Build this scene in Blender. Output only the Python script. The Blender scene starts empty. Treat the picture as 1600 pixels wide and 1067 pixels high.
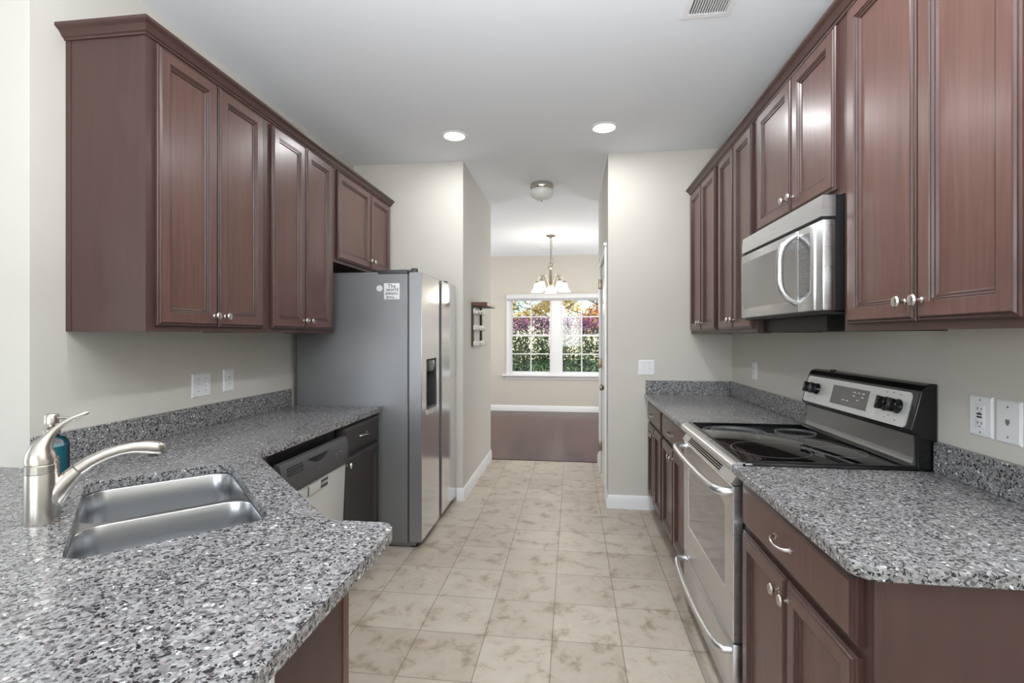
import bpy, bmesh, math, random
from mathutils import Vector, Matrix
random.seed(7)
PI = math.pi
sc = bpy.context.scene
C = sc.collection

# ------------------------------------------------------------------ camera
EYE = 1.36
F_PX = 760.0
YAW = 0.1236
cam_d = bpy.data.cameras.new('camera')
cam = bpy.data.objects.new('camera', cam_d)
C.objects.link(cam)
cam.location = (0, 0, EYE)
cam.rotation_euler = (PI/2, 0, YAW)
cam_d.sensor_fit = 'HORIZONTAL'
cam_d.sensor_width = 36.0
cam_d.lens = 36.0*F_PX/1600.0
cam_d.shift_y = (524.6-533.5)/1600.0
cam_d.clip_start = 0.05
cam_d.clip_end = 200
sc.camera = cam

# ------------------------------------------------------------------ exposure, world, sun, daylight and added fill
sc.view_settings.view_transform = 'Standard'
sc.view_settings.look = 'None'
sc.view_settings.gamma = 1.0
sc.view_settings.use_curve_mapping = False
sc.view_settings.exposure = 0.32

w = bpy.data.worlds.new('sky')
sc.world = w
w.use_nodes = True
nt = w.node_tree
sky = nt.nodes.new('ShaderNodeTexSky')
sky.sky_type = 'NISHITA'
sky.sun_disc = False
sky.sun_elevation = math.radians(38)
sky.sun_rotation = math.radians(120)
sky.air_density = 1.0
sky.dust_density = 0.0
sky.ozone_density = 3.0
nt.links.new(sky.outputs[0], nt.nodes['Background'].inputs[0])
nt.nodes['Background'].inputs[1].default_value = 0.20

def lamp(name, kind, loc, rot, energy, color=(1, 1, 1), **kw):
    d = bpy.data.lights.new(name, kind)
    d.energy = energy
    d.color = color
    for k, v in kw.items():
        setattr(d, k, v)
    o = bpy.data.objects.new(name, d)
    C.objects.link(o)
    o.location = loc
    o.rotation_euler = rot
    return o

lamp('sun', 'SUN', (6, 4, 12), (math.radians(48), 0, math.radians(50)), 4.2, (1, 0.95, 0.87), angle=0.01)
# daylight entering through the windows of the living room behind the camera
DAY = (0.90, 0.955, 1.0)
lamp('daylight_rear_left', 'AREA', (-2.6, -4.40, 1.55), (math.radians(130), 0, 0), 66, DAY, shape='RECTANGLE', size=1.7, size_y=1.7)
lamp('daylight_rear_right', 'AREA', (-0.2, -4.40, 1.55), (math.radians(130), 0, 0), 62, DAY, shape='RECTANGLE', size=1.7, size_y=1.7)
lamp('added_side_fill', 'AREA', (-4.88, -0.1, 1.5), (0, -PI/2, 0), 14, DAY, shape='RECTANGLE', size=1.7, size_y=2.2)  # added side lamp, brightening the right wall and cabinets
# added fill lamp beside the camera, aimed up to brighten the ceiling
lamp('added_ceiling_fill', 'AREA', (0.1, 0.0, 1.5), (PI, 0, 0), 86, (0.92, 0.96, 1.0), shape='DISK', size=0.35)
# added side lamps brightening the dining room and hall; no windows there
lamp('added_dining_fill', 'AREA', (-3.08, 7.1, 1.5), (0, -PI/2, 0), 32, DAY, shape='RECTANGLE', size=1.5, size_y=1.6)
lamp('added_dining_fill_right', 'AREA', (1.84, 7.2, 1.5), (0, PI/2, 0), 34, DAY, shape='RECTANGLE', size=1.5, size_y=1.6)

# ------------------------------------------------------------------ materials
def new_mat(name):
    m = bpy.data.materials.new(name)
    m.use_nodes = True
    return m, m.node_tree, m.node_tree.nodes['Principled BSDF']

def srgb(r, g, b):
    f = lambda c: ((c/255.0)/12.92 if c/255.0 <= 0.04045 else ((c/255.0+0.055)/1.055)**2.4)
    return (f(r), f(g), f(b), 1.0)

def plain(name, col, rough=0.5, metal=0.0, coat=0.0, emit=None, estr=1.0, noise=0.0, nscale=8.0, bump=0.0, bscale=200.0, spec=0.5):
    m, t, p = new_mat(name)
    p.inputs['Base Color'].default_value = col
    p.inputs['Roughness'].default_value = rough
    p.inputs['Metallic'].default_value = metal
    p.inputs['Coat Weight'].default_value = coat
    p.inputs['Specular IOR Level'].default_value = spec
    if emit:
        p.inputs['Emission Color'].default_value = emit
        p.inputs['Emission Strength'].default_value = estr
    tc = t.nodes.new('ShaderNodeTexCoord')
    if noise > 0:
        n = t.nodes.new('ShaderNodeTexNoise')
        n.inputs['Scale'].default_value = nscale
        n.inputs['Detail'].default_value = 5
        t.links.new(tc.outputs['Object'], n.inputs['Vector'])
        r = t.nodes.new('ShaderNodeMapRange')
        r.inputs[1].default_value = 0.3
        r.inputs[2].default_value = 0.7
        r.inputs[3].default_value = 1-noise
        r.inputs[4].default_value = 1+noise
        t.links.new(n.outputs['Fac'], r.inputs[0])
        mx = t.nodes.new('ShaderNodeMix')
        mx.data_type = 'RGBA'
        mx.blend_type = 'MULTIPLY'
        mx.inputs[0].default_value = 1
        mx.inputs[6].default_value = col
        t.links.new(r.outputs[0], mx.inputs[7])
        t.links.new(mx.outputs[2], p.inputs['Base Color'])
    if bump > 0:
        n2 = t.nodes.new('ShaderNodeTexNoise')
        n2.inputs['Scale'].default_value = bscale
        n2.inputs['Detail'].default_value = 3
        t.links.new(tc.outputs['Object'], n2.inputs['Vector'])
        b = t.nodes.new('ShaderNodeBump')
        b.inputs['Strength'].default_value = bump
        b.inputs['Distance'].default_value = 0.002
        t.links.new(n2.outputs['Fac'], b.inputs['Height'])
        t.links.new(b.outputs[0], p.inputs['Normal'])
    return m

def wood(name, c1, c2, rough=0.33, coat=0.25, scale=(55, 55, 3.2)):
    m, t, p = new_mat(name)
    tc = t.nodes.new('ShaderNodeTexCoord')
    mp = t.nodes.new('ShaderNodeMapping')
    mp.inputs['Scale'].default_value = scale
    n = t.nodes.new('ShaderNodeTexNoise')
    n.inputs['Scale'].default_value = 1.0
    n.inputs['Detail'].default_value = 7
    n.inputs['Distortion'].default_value = 0.9
    r = t.nodes.new('ShaderNodeValToRGB')
    r.color_ramp.elements[0].position = 0.33
    r.color_ramp.elements[0].color = c1
    r.color_ramp.elements[1].position = 0.68
    r.color_ramp.elements[1].color = c2
    n3 = t.nodes.new('ShaderNodeTexNoise')
    n3.inputs['Scale'].default_value = 3.0
    n3.inputs['Detail'].default_value = 3
    mr = t.nodes.new('ShaderNodeMapRange')
    mr.inputs[3].default_value = rough-0.05
    mr.inputs[4].default_value = rough+0.09
    b = t.nodes.new('ShaderNodeBump')
    b.inputs['Strength'].default_value = 0.12
    b.inputs['Distance'].default_value = 0.001
    t.links.new(tc.outputs['Object'], mp.inputs[0])
    t.links.new(mp.outputs[0], n.inputs['Vector'])
    t.links.new(n.outputs['Fac'], r.inputs[0])
    t.links.new(r.outputs[0], p.inputs['Base Color'])
    t.links.new(tc.outputs['Object'], n3.inputs['Vector'])
    t.links.new(n3.outputs['Fac'], mr.inputs[0])
    t.links.new(mr.outputs[0], p.inputs['Roughness'])
    t.links.new(n.outputs['Fac'], b.inputs['Height'])
    t.links.new(b.outputs[0], p.inputs['Normal'])
    p.inputs['Coat Weight'].default_value = coat
    p.inputs['Coat Roughness'].default_value = 0.22
    return m

def steel(name, col, rough, scale=(4, 4, 500), amp=0.25, metal=1.0, aniso=0.0):
    m, t, p = new_mat(name)
    p.inputs['Metallic'].default_value = metal
    p.inputs['Base Color'].default_value = col
    p.inputs['Anisotropic'].default_value = aniso
    tc = t.nodes.new('ShaderNodeTexCoord')
    mp = t.nodes.new('ShaderNodeMapping')
    mp.inputs['Scale'].default_value = scale
    n = t.nodes.new('ShaderNodeTexNoise')
    n.inputs['Scale'].default_value = 1.0
    n.inputs['Detail'].default_value = 4
    mr = t.nodes.new('ShaderNodeMapRange')
    mr.inputs[3].default_value = rough*(1-amp)
    mr.inputs[4].default_value = rough*(1+amp)
    t.links.new(tc.outputs['Object'], mp.inputs[0])
    t.links.new(mp.outputs[0], n.inputs['Vector'])
    t.links.new(n.outputs['Fac'], mr.inputs[0])
    t.links.new(mr.outputs[0], p.inputs['Roughness'])
    b = t.nodes.new('ShaderNodeBump')
    b.inputs['Strength'].default_value = 0.04
    b.inputs['Distance'].default_value = 0.0005
    t.links.new(n.outputs['Fac'], b.inputs['Height'])
    t.links.new(b.outputs[0], p.inputs['Normal'])
    return m

def granite(name):
    m, t, p = new_mat(name)
    tc = t.nodes.new('ShaderNodeTexCoord')
    nd = t.nodes.new('ShaderNodeTexNoise')
    nd.inputs['Scale'].default_value = 90
    nd.inputs['Detail'].default_value = 2
    ad = t.nodes.new('ShaderNodeVectorMath')
    ad.operation = 'MULTIPLY_ADD'
    ad.inputs[1].default_value = (0.012, 0.012, 0.012)
    t.links.new(tc.outputs['Object'], nd.inputs['Vector'])
    t.links.new(nd.outputs['Color'], ad.inputs[0])
    t.links.new(tc.outputs['Object'], ad.inputs[2])
    v = t.nodes.new('ShaderNodeTexVoronoi')
    v.inputs['Scale'].default_value = 175
    v.inputs['Randomness'].default_value = 1.0
    t.links.new(ad.outputs[0], v.inputs['Vector'])
    sep = t.nodes.new('ShaderNodeSeparateColor')
    t.links.new(v.outputs['Color'], sep.inputs[0])
    r = t.nodes.new('ShaderNodeValToRGB')
    cr = r.color_ramp
    cr.interpolation = 'CONSTANT'
    stops = [(0.0, srgb(46, 45, 47)), (0.06, srgb(88, 87, 89)), (0.18, srgb(116, 115, 116)), (0.40, srgb(136, 135, 135)),
             (0.66, srgb(150, 149, 149)), (0.86, srgb(140, 130, 126)), (0.90, srgb(168, 167, 167)), (0.985, srgb(222, 222, 222))]
    cr.elements[0].position, cr.elements[0].color = stops[0]
    cr.elements[1].position, cr.elements[1].color = stops[1]
    for s in stops[2:]:
        e = cr.elements.new(s[0])
        e.color = s[1]
    t.links.new(sep.outputs[0], r.inputs[0])
    # dark mica flecks
    v2 = t.nodes.new('ShaderNodeTexVoronoi')
    v2.inputs['Scale'].default_value = 300
    t.links.new(ad.outputs[0], v2.inputs['Vector'])
    s2 = t.nodes.new('ShaderNodeSeparateColor')
    t.links.new(v2.outputs['Color'], s2.inputs[0])
    n2 = t.nodes.new('ShaderNodeTexNoise')
    n2.inputs['Scale'].default_value = 70
    n2.inputs['Detail'].default_value = 3
    t.links.new(tc.outputs['Object'], n2.inputs['Vector'])
    mu = t.nodes.new('ShaderNodeMath')
    mu.operation = 'MULTIPLY'
    t.links.new(s2.outputs[1], mu.inputs[0])
    t.links.new(n2.outputs['Fac'], mu.inputs[1])
    st = t.nodes.new('ShaderNodeMath')
    st.operation = 'GREATER_THAN'
    st.inputs[1].default_value = 0.455
    t.links.new(mu.outputs[0], st.inputs[0])
    mx = t.nodes.new('ShaderNodeMix')
    mx.data_type = 'RGBA'
    mx.inputs[7].default_value = srgb(38, 37, 39)
    t.links.new(st.outputs[0], mx.inputs[0])
    t.links.new(r.outputs[0], mx.inputs[6])
    t.links.new(mx.outputs[2], p.inputs['Base Color'])
    p.inputs['Roughness'].default_value = 0.16
    p.inputs['Specular IOR Level'].default_value = 0.5
    return m

def tiles(name):
    m, t, p = new_mat(name)
    tc = t.nodes.new('ShaderNodeTexCoord')
    mp = t.nodes.new('ShaderNodeMapping')
    mp.inputs['Location'].default_value = (0.3947+3.049, -2.787+6.098, 0)
    br = t.nodes.new('ShaderNodeTexBrick')
    br.offset = 0.0
    br.squash = 1.0
    br.inputs['Scale'].default_value = 1.0
    br.inputs['Brick Width'].default_value = 0.3049
    br.inputs['Row Height'].default_value = 0.3049
    br.inputs['Mortar Size'].default_value = 0.0028
    br.inputs['Mortar Smooth'].default_value = 0.3
    br.inputs['Bias'].default_value = 0.0
    br.inputs['Color1'].default_value = srgb(193, 183, 169)
    br.inputs['Color2'].default_value = srgb(177, 165, 151)
    br.inputs['Mortar'].default_value = srgb(146, 134, 122)
    t.links.new(tc.outputs['Object'], mp.inputs[0])
    t.links.new(mp.outputs[0], br.inputs['Vector'])
    n = t.nodes.new('ShaderNodeTexNoise')
    n.inputs['Scale'].default_value = 8
    n.inputs['Detail'].default_value = 12
    n.inputs['Roughness'].default_value = 0.68
    n.inputs['Distortion'].default_value = 0.4
    t.links.new(tc.outputs['Object'], n.inputs['Vector'])
    r = t.nodes.new('ShaderNodeValToRGB')
    r.color_ramp.elements[0].position = 0.36
    r.color_ramp.elements[0].color = (0.58, 0.51, 0.44, 1)
    r.color_ramp.elements[1].position = 0.62
    r.color_ramp.elements[1].color = (1.03, 1.03, 1.03, 1)
    e = r.color_ramp.elements.new(0.47)
    e.color = (0.93, 0.91, 0.88, 1)
    t.links.new(n.outputs['Fac'], r.inputs[0])
    mx = t.nodes.new('ShaderNodeMix')
    mx.data_type = 'RGBA'
    mx.blend_type = 'MULTIPLY'
    mx.inputs[0].default_value = 0.85
    t.links.new(br.outputs['Color'], mx.inputs[6])
    t.links.new(r.outputs[0], mx.inputs[7])
    t.links.new(mx.outputs[2], p.inputs['Base Color'])
    inv = t.nodes.new('ShaderNodeMath')
    inv.operation = 'SUBTRACT'
    inv.inputs[0].default_value = 1.0
    t.links.new(br.outputs['Fac'], inv.inputs[1])
    b = t.nodes.new('ShaderNodeBump')
    b.inputs['Strength'].default_value = 0.5
    b.inputs['Distance'].default_value = 0.002
    t.links.new(inv.outputs[0], b.inputs['Height'])
    t.links.new(b.outputs[0], p.inputs['Normal'])
    p.inputs['Roughness'].default_value = 0.42
    return m

def planks(name):
    m, t, p = new_mat(name)
    tc = t.nodes.new('ShaderNodeTexCoord')
    mp = t.nodes.new('ShaderNodeMapping')
    mp.inputs['Rotation'].default_value = (0, 0, PI/2)
    br = t.nodes.new('ShaderNodeTexBrick')
    br.offset = 0.37
    br.inputs['Scale'].default_value = 1.0
    br.inputs['Brick Width'].default_value = 1.3
    br.inputs['Row Height'].default_value = 0.125
    br.inputs['Mortar Size'].default_value = 0.0015
    br.inputs['Color1'].default_value = srgb(82, 50, 44)
    br.inputs['Color2'].default_value = srgb(66, 39, 34)
    br.inputs['Mortar'].default_value = srgb(45, 26, 22)
    t.links.new(tc.outputs['Object'], mp.inputs[0])
    t.links.new(mp.outputs[0], br.inputs['Vector'])
    t.links.new(br.outputs['Color'], p.inputs['Base Color'])
    p.inputs['Roughness'].default_value = 0.3
    return m

def leaf(name, stops, scale):
    m, t, p = new_mat(name)
    tc = t.nodes.new('ShaderNodeTexCoord')
    n = t.nodes.new('ShaderNodeTexNoise')
    n.inputs['Scale'].default_value = scale
    n.inputs['Detail'].default_value = 2
    t.links.new(tc.outputs['Object'], n.inputs['Vector'])
    r = t.nodes.new('ShaderNodeValToRGB')
    r.color_ramp.elements[0].position, r.color_ramp.elements[0].color = stops[0]
    r.color_ramp.elements[1].position, r.color_ramp.elements[1].color = stops[-1]
    for s in stops[1:-1]:
        e = r.color_ramp.elements.new(s[0])
        e.color = s[1]
    t.links.new(n.outputs['Fac'], r.inputs[0])
    t.links.new(r.outputs[0], p.inputs['Base Color'])
    p.inputs['Roughness'].default_value = 0.45
    return m

def glass(name, tint=(1, 1, 1, 1), fac=0.08):
    m, t, p = new_mat(name)
    t.nodes.remove(p)
    tr = t.nodes.new('ShaderNodeBsdfTransparent')
    tr.inputs[0].default_value = tint
    gl = t.nodes.new('ShaderNodeBsdfGlossy')
    gl.inputs['Roughness'].default_value = 0.02
    mx = t.nodes.new('ShaderNodeMixShader')
    fr = t.nodes.new('ShaderNodeFresnel')
    fr.inputs[0].default_value = 1.45
    t.links.new(fr.outputs[0], mx.inputs[0])
    t.links.new(tr.outputs[0], mx.inputs[1])
    t.links.new(gl.outputs[0], mx.inputs[2])
    t.links.new(mx.outputs[0], t.nodes['Material Output'].inputs[0])
    return m

M = {}
M['wall'] = plain('cream_wall_paint', srgb(209, 205, 196), 0.8, noise=0.012, nscale=2, bump=0.04, bscale=350)
M['dwall'] = plain('tan_dining_wall_paint', srgb(206, 199, 189), 0.8, noise=0.012, nscale=2)
M['ceil'] = plain('white_ceiling_paint', srgb(238, 241, 245), 0.9, bump=0.05, bscale=250)
M['trim'] = plain('white_trim_paint', srgb(236, 236, 236), 0.35)
M['tile'] = tiles('beige_ceramic_tile')
M['plank'] = planks('dark_hardwood_planks')
M['wood'] = wood('cherry_stained_wood', srgb(88, 60, 52), srgb(101, 70, 62), rough=0.32, coat=0.18)
M['wood_flat'] = wood('shaded_cherry_panel', srgb(70, 48, 43), srgb(77, 53, 48), rough=0.42, coat=0.1, scale=(20, 20, 3))  # flat cherry panels; shade of sides and crown put into the darker colour
M['wood_mould'] = wood('glazed_shaded_bead', srgb(62, 40, 36), srgb(76, 51, 45), rough=0.32, coat=0.18)  # bead glazing, with some recess shade put into its colour
M['shade_cherry'] = wood('shade_darkened_cherry', srgb(44, 40, 39), srgb(54, 50, 49), rough=0.4, coat=0.1)  # same cherry, with its shade put into a near-black colour
M['wood_dark'] = plain('dark_brown_wood', srgb(62, 36, 30), 0.5)  # dark brown wood of the threshold and toe kick
M['granite'] = granite('grey_speckled_granite')
M['steel'] = steel('brushed_stainless', (0.70, 0.705, 0.71, 1), 0.30, scale=(4, 4, 600))
M['steel_v'] = steel('fridge_stainless', (0.70, 0.715, 0.73, 1), 0.15, scale=(3, 900, 3), amp=0.15)
M['sink'] = steel('sink_stainless', (0.63, 0.64, 0.65, 1), 0.27, scale=(3, 3, 3), amp=0.02)
M['nickel'] = plain('brushed_nickel', (0.58, 0.54, 0.49, 1), 0.27, metal=1.0)
M['grey'] = plain('grey_painted_metal', srgb(128, 128, 130), 0.42, metal=0.35, noise=0.05, nscale=3)
M['dgrey'] = plain('dark_grey_plastic', srgb(70, 70, 72), 0.4)
M['black'] = plain('gloss_black_enamel', srgb(18, 18, 19), 0.16)
M['blackm'] = plain('matte_black_plastic', srgb(16, 16, 17), 0.5)
M['bglass'] = plain('black_ceramic_glass', srgb(12, 12, 13), 0.04, coat=0.5)
M['mirror'] = plain('dark_reflective_oven_glass', srgb(165, 166, 168), 0.06, metal=0.85)
M['ring'] = plain('printed_burner_ring', srgb(120, 120, 120), 0.3)
M['white'] = plain('white_plastic', srgb(236, 236, 238), 0.35)
M['slot'] = plain('dark_slot', srgb(45, 45, 45), 0.5)
M['ink'] = plain('black_ink', srgb(25, 25, 25), 0.6)
M['inkg'] = plain('grey_ink', srgb(120, 120, 120), 0.6)
M['brass'] = plain('antique_bronze_metal', srgb(150, 138, 120), 0.32, metal=0.9)
M['frost'] = plain('frosted_lamp_glass', srgb(245, 240, 230), 0.4, emit=(1, 0.93, 0.82, 1), estr=0.75)
M['dome'] = plain('frosted_unlit_dome', srgb(225, 225, 222), 0.35)
M['canlight'] = plain('lit_downlight_lens', (1, 1, 1, 1), 0.4, emit=(1, 0.98, 0.95, 1), estr=4.0)
M['rackwood'] = plain('dark_walnut_wood', srgb(92, 58, 38), 0.5, noise=0.2, nscale=20)
M['rackpale'] = plain('dark_painted_slat', srgb(52, 46, 38), 0.3)
M['blue'] = plain('blue_liquid_soap', srgb(38, 128, 150), 0.15)
M['glass'] = glass('clear_window_glass')
M['bottle'] = glass('clear_bottle_glass', (0.92, 0.96, 0.97, 1))
M['ivory'] = plain('white_blind_vinyl', srgb(225, 225, 225), 0.4)
M['bark'] = plain('brown_bark', srgb(84, 70, 58), 0.9, noise=0.2)
M['lawn'] = plain('green_lawn', srgb(96, 120, 62), 0.9, noise=0.25, nscale=4)
M['drive'] = plain('pale_concrete', srgb(205, 205, 205), 0.8, noise=0.05)
M['lf_green'] = leaf('glossy_green_leaves', [(0.3, srgb(18, 38, 20)), (0.5, srgb(52, 88, 44)), (0.66, srgb(150, 175, 120))], 9)
M['lf_purple'] = leaf('purple_pink_leaves', [(0.3, srgb(70, 36, 58)), (0.5, srgb(140, 60, 110)), (0.7, srgb(190, 110, 165))], 9)
M['lf_gold'] = leaf('golden_autumn_leaves', [(0.3, srgb(150, 110, 30)), (0.5, srgb(225, 180, 60)), (0.7, srgb(245, 215, 120))], 2.5)
M['lf_orange'] = leaf('orange_autumn_leaves', [(0.3, srgb(150, 80, 30)), (0.5, srgb(225, 140, 60)), (0.7, srgb(210, 190, 110))], 2.5)
M['fgrey'] = plain('pale_grey_dishwasher_panel', srgb(216, 216, 212), 0.36, metal=0.4)
M['sky_tan'] = plain('tan_masonry', srgb(200, 190, 175), 0.9)

# ------------------------------------------------------------------ mesh building
def xf_id(p):
    return p

class MB:
    """collects shapes; build() links them as one mesh object"""
    def __init__(self):
        self.bm = bmesh.new()

    def merge(self, tmp):
        me = bpy.data.meshes.new('tmp')
        tmp.to_mesh(me)
        tmp.free()
        self.bm.from_mesh(me)
        bpy.data.meshes.remove(me)
        return self

    def box(self, x0, x1, y0, y1, z0, z1, bev=0.0, seg=2, rot=None):
        t = bmesh.new()
        bmesh.ops.create_cube(t, size=1)
        for v in t.verts:
            v.co = Vector(((x0+x1)/2+v.co.x*(x1-x0), (y0+y1)/2+v.co.y*(y1-y0), (z0+z1)/2+v.co.z*(z1-z0)))
        if bev > 0:
            bmesh.ops.bevel(t, geom=t.edges[:], offset=bev, segments=seg, affect='EDGES', profile=0.5)
        if rot:
            bmesh.ops.transform(t, matrix=rot, verts=t.verts[:])
        return self.merge(t)

    def rings(self, rings, cap0=True, cap1=True, closed=True):
        bm = self.bm
        vs = [[bm.verts.new(p) for p in r] for r in rings]
        n = len(vs[0])
        for a, b in zip(vs, vs[1:]):
            for i in range(n if closed else n-1):
                j = (i+1) % n
                try:
                    bm.faces.new((a[i], a[j], b[j], b[i]))
                except ValueError:
                    pass
        if cap0:
            bm.faces.new(vs[0][::-1])
        if cap1:
            bm.faces.new(vs[-1])
        return self

    def tube(self, path, rad, n=12, cap=True, flat=1.0):
        P = [Vector(p) for p in path]
        if not isinstance(rad, (list, tuple)):
            rad = [rad]*len(P)
        T = []
        for i in range(len(P)):
            a = P[max(i-1, 0)]
            b = P[min(i+1, len(P)-1)]
            T.append((b-a).normalized())
        up = Vector((0, 0, 1))
        if abs(T[0].dot(up)) > 0.95:
            up = Vector((1, 0, 0))
        nrm = (up-T[0]*up.dot(T[0])).normalized()
        rs = []
        for i, p in enumerate(P):
            nrm = (nrm-T[i]*nrm.dot(T[i])).normalized()
            bn = T[i].cross(nrm)
            rs.append([p+(nrm*math.cos(2*PI*k/n)*flat+bn*math.sin(2*PI*k/n))*rad[i] for k in range(n)])
        return self.rings(rs, cap, cap)

    def lathe(self, prof, n=24, o=(0, 0, 0), m=None, cap0=True, cap1=True, sx=1.0, sy=1.0):
        rs = []
        for r, z in prof:
            ring = []
            for k in range(n):
                p = Vector((r*math.cos(2*PI*k/n)*sx, r*math.sin(2*PI*k/n)*sy, z))
                if m:
                    p = m @ p
                ring.append(p+Vector(o))
            rs.append(ring)
        return self.rings(rs, cap0, cap1)

    def plate(self, outer, holes, thick, fn, back=True):
        """flat plate with through holes; outline points are (u, v); fn(u, v, w) maps to space"""
        t = bmesh.new()
        loops = [outer]+holes
        fr, bk = [], []
        fe, be = [], []
        for lp in loops:
            f = [t.verts.new(fn(u, v, 0)) for u, v in lp]
            b = [t.verts.new(fn(u, v, -thick)) for u, v in lp]
            n = len(lp)
            for i in range(n):
                j = (i+1) % n
                fe.append(t.edges.new((f[i], f[j])))
                be.append(t.edges.new((b[i], b[j])))
            fr.append(f)
            bk.append(b)
        bmesh.ops.triangle_fill(t, use_beauty=True, use_dissolve=False, edges=fe)
        if back:
            bmesh.ops.triangle_fill(t, use_beauty=True, use_dissolve=False, edges=be)
        for f, b in zip(fr, bk):
            n = len(f)
            for i in range(n):
                j = (i+1) % n
                t.faces.new((f[i], f[j], b[j], b[i]))
        bmesh.ops.recalc_face_normals(t, faces=t.faces[:])
        return self.merge(t)

    def build(self, name, mat, parent=None, loc=(0, 0, 0), rot=(0, 0, 0), smooth=35, bevel=0.0, recalc=True):
        if recalc:
            bmesh.ops.recalc_face_normals(self.bm, faces=self.bm.faces[:])
        me = bpy.data.meshes.new(name)
        self.bm.to_mesh(me)
        self.bm.free()
        me.materials.append(M[mat] if isinstance(mat, str) else mat)
        if smooth:
            for p in me.polygons:
                p.use_smooth = True
            me.set_sharp_from_angle(angle=math.radians(smooth))
        o = bpy.data.objects.new(name, me)
        C.objects.link(o)
        o.location = loc
        o.rotation_euler = rot
        if parent:
            o.parent = parent
        if bevel > 0:
            b = o.modifiers.new('bevel', 'BEVEL')
            b.width = bevel
            b.segments = 3
            b.limit_method = 'ANGLE'
            b.angle_limit = math.radians(50)
        return o

def rrect(x0, x1, y0, y1, r, n=6):
    pts = []
    for cx, cy, a0 in ((x1-r, y0+r, -PI/2), (x1-r, y1-r, 0), (x0+r, y1-r, PI/2), (x0+r, y0+r, PI)):
        for k in range(n+1):
            a = a0+PI/2*k/n
            pts.append((cx+r*math.cos(a), cy+r*math.sin(a)))
    return pts

def rect(x0, x1, y0, y1):
    return [(x0, y0), (x1, y0), (x1, y1), (x0, y1)]

def thing(name, label, cat, loc=(0, 0, 0), rotz=0.0, group=None):
    o = bpy.data.objects.new(name, None)
    C.objects.link(o)
    o.empty_display_size = 0.1
    o.location = loc
    o.rotation_euler = (0, 0, rotz)
    o['label'] = label
    o['category'] = cat
    if group:
        o['group'] = group
    return o

def tag(o, label, cat, group=None, kind=None):
    o['label'] = label
    o['category'] = cat
    if group:
        o['group'] = group
    if kind:
        o['kind'] = kind
    return o

def struct(mb, name, mat, **kw):
    o = mb.build(name, mat, **kw)
    o['kind'] = 'structure'
    return o

def text(name, body, size, mat, parent, loc, rot, ext=0.0004, align='CENTER', sx=1.0):
    cu = bpy.data.curves.new(name, 'FONT')
    cu.body = body
    cu.size = size
    cu.extrude = ext
    cu.align_x = align
    cu.align_y = 'CENTER'
    cu.resolution_u = 3
    to = bpy.data.objects.new('tmp_text', cu)
    C.objects.link(to)
    bpy.context.view_layer.update()
    me = bpy.data.meshes.new_from_object(to.evaluated_get(bpy.context.evaluated_depsgraph_get()))
    bpy.data.objects.remove(to)
    bpy.data.curves.remove(cu)
    me.name = name
    me.materials.clear()
    me.materials.append(M[mat])
    o = bpy.data.objects.new(name, me)
    C.objects.link(o)
    o.parent = parent
    o.location = loc
    o.rotation_euler = rot
    o.scale = (sx, 1, 1)
    return o

# ------------------------------------------------------------------ room dimensions
XL, XR = -1.845, 1.215          # kitchen side walls
YF = 3.91                       # walls facing the camera beyond the cabinets
YH = 5.30                       # end of the short hall
YB = 8.75                       # dining room back wall
ZC = 2.80
XHL, XHR = -0.895, 0.28         # hall side walls
YR = -4.5                       # living room back wall
XO = -5.0
Y0 = 1.45                       # where the left kitchen wall ends

# floors and ceiling
struct(MB().box(XO, XR+0.12, YR, YH, -0.08, 0.0), 'floor', 'tile', smooth=0)
struct(MB().box(-3.2, 1.9, YH, YB+0.12, -0.08, -0.002), 'floor_dining', 'plank', smooth=0)
struct(MB().box(XO-0.12, 1.95, YR-0.12, YB+0.12, ZC, ZC+0.1), 'ceiling', 'ceil', smooth=0)
struct(MB().box(XHL, XHR, YH-0.02, YH+0.012, -0.001, 0.006, 0.002), 'trim_1', 'wood_dark')

# walls
struct(MB().box(XL-0.12, XL, Y0, YF+0.02, 0, ZC), 'wall_left', 'wall', smooth=0)
struct(MB().box(XO, XL-0.12, Y0, Y0+0.12, 0, ZC), 'wall_near_left', 'wall', smooth=0)
struct(MB().box(XR, XR+0.12, YR, YF, 0, ZC), 'wall_right', 'wall', smooth=0)
struct(MB().box(XL-0.12, XHL, YF+0.02, YH, 0, ZC), 'wall_hall_left', 'wall', smooth=0)
# hall right wall with the door opening
DY0, DY1, DZ = 4.13, 4.89, 2.04
hr = MB()
hr.box(XHR, XR+0.12, YF, YF+0.12, 0, ZC)
hr.plate(rect(YF+0.12, YH, 0, ZC), [rect(DY0, DY1, 0.0005, DZ)], 0.12, lambda u, v, w_: (XHR-w_, u, v))
struct(hr, 'wall_hall_right', 'wall', smooth=0)
struct(MB().box(-3.32, -3.2, YH, YB+0.12, 0, ZC), 'wall_dining_left', 'dwall', smooth=0)
struct(MB().box(1.9, 2.02, YH-0.12, YB+0.12, 0, ZC), 'wall_dining_right', 'dwall', smooth=0)
struct(MB().box(-3.2, XL-0.12, YH, YH+0.1, 0, ZC).box(XHR+0.12, 1.9, YH-0.1, YH, 0, ZC), 'wall_dining_front', 'dwall', smooth=0)
WX0, WX1, WZ0, WZ1 = -1.13, 0.55, 0.66, 2.06
bw = MB()
bw.plate(rect(-3.32, 2.02, 0, ZC), [rect(WX0, WX1, WZ0, WZ1)], 0.14, lambda u, v, w_: (u, YB-w_, v))
struct(bw, 'wall_back', 'dwall', smooth=0)
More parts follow.
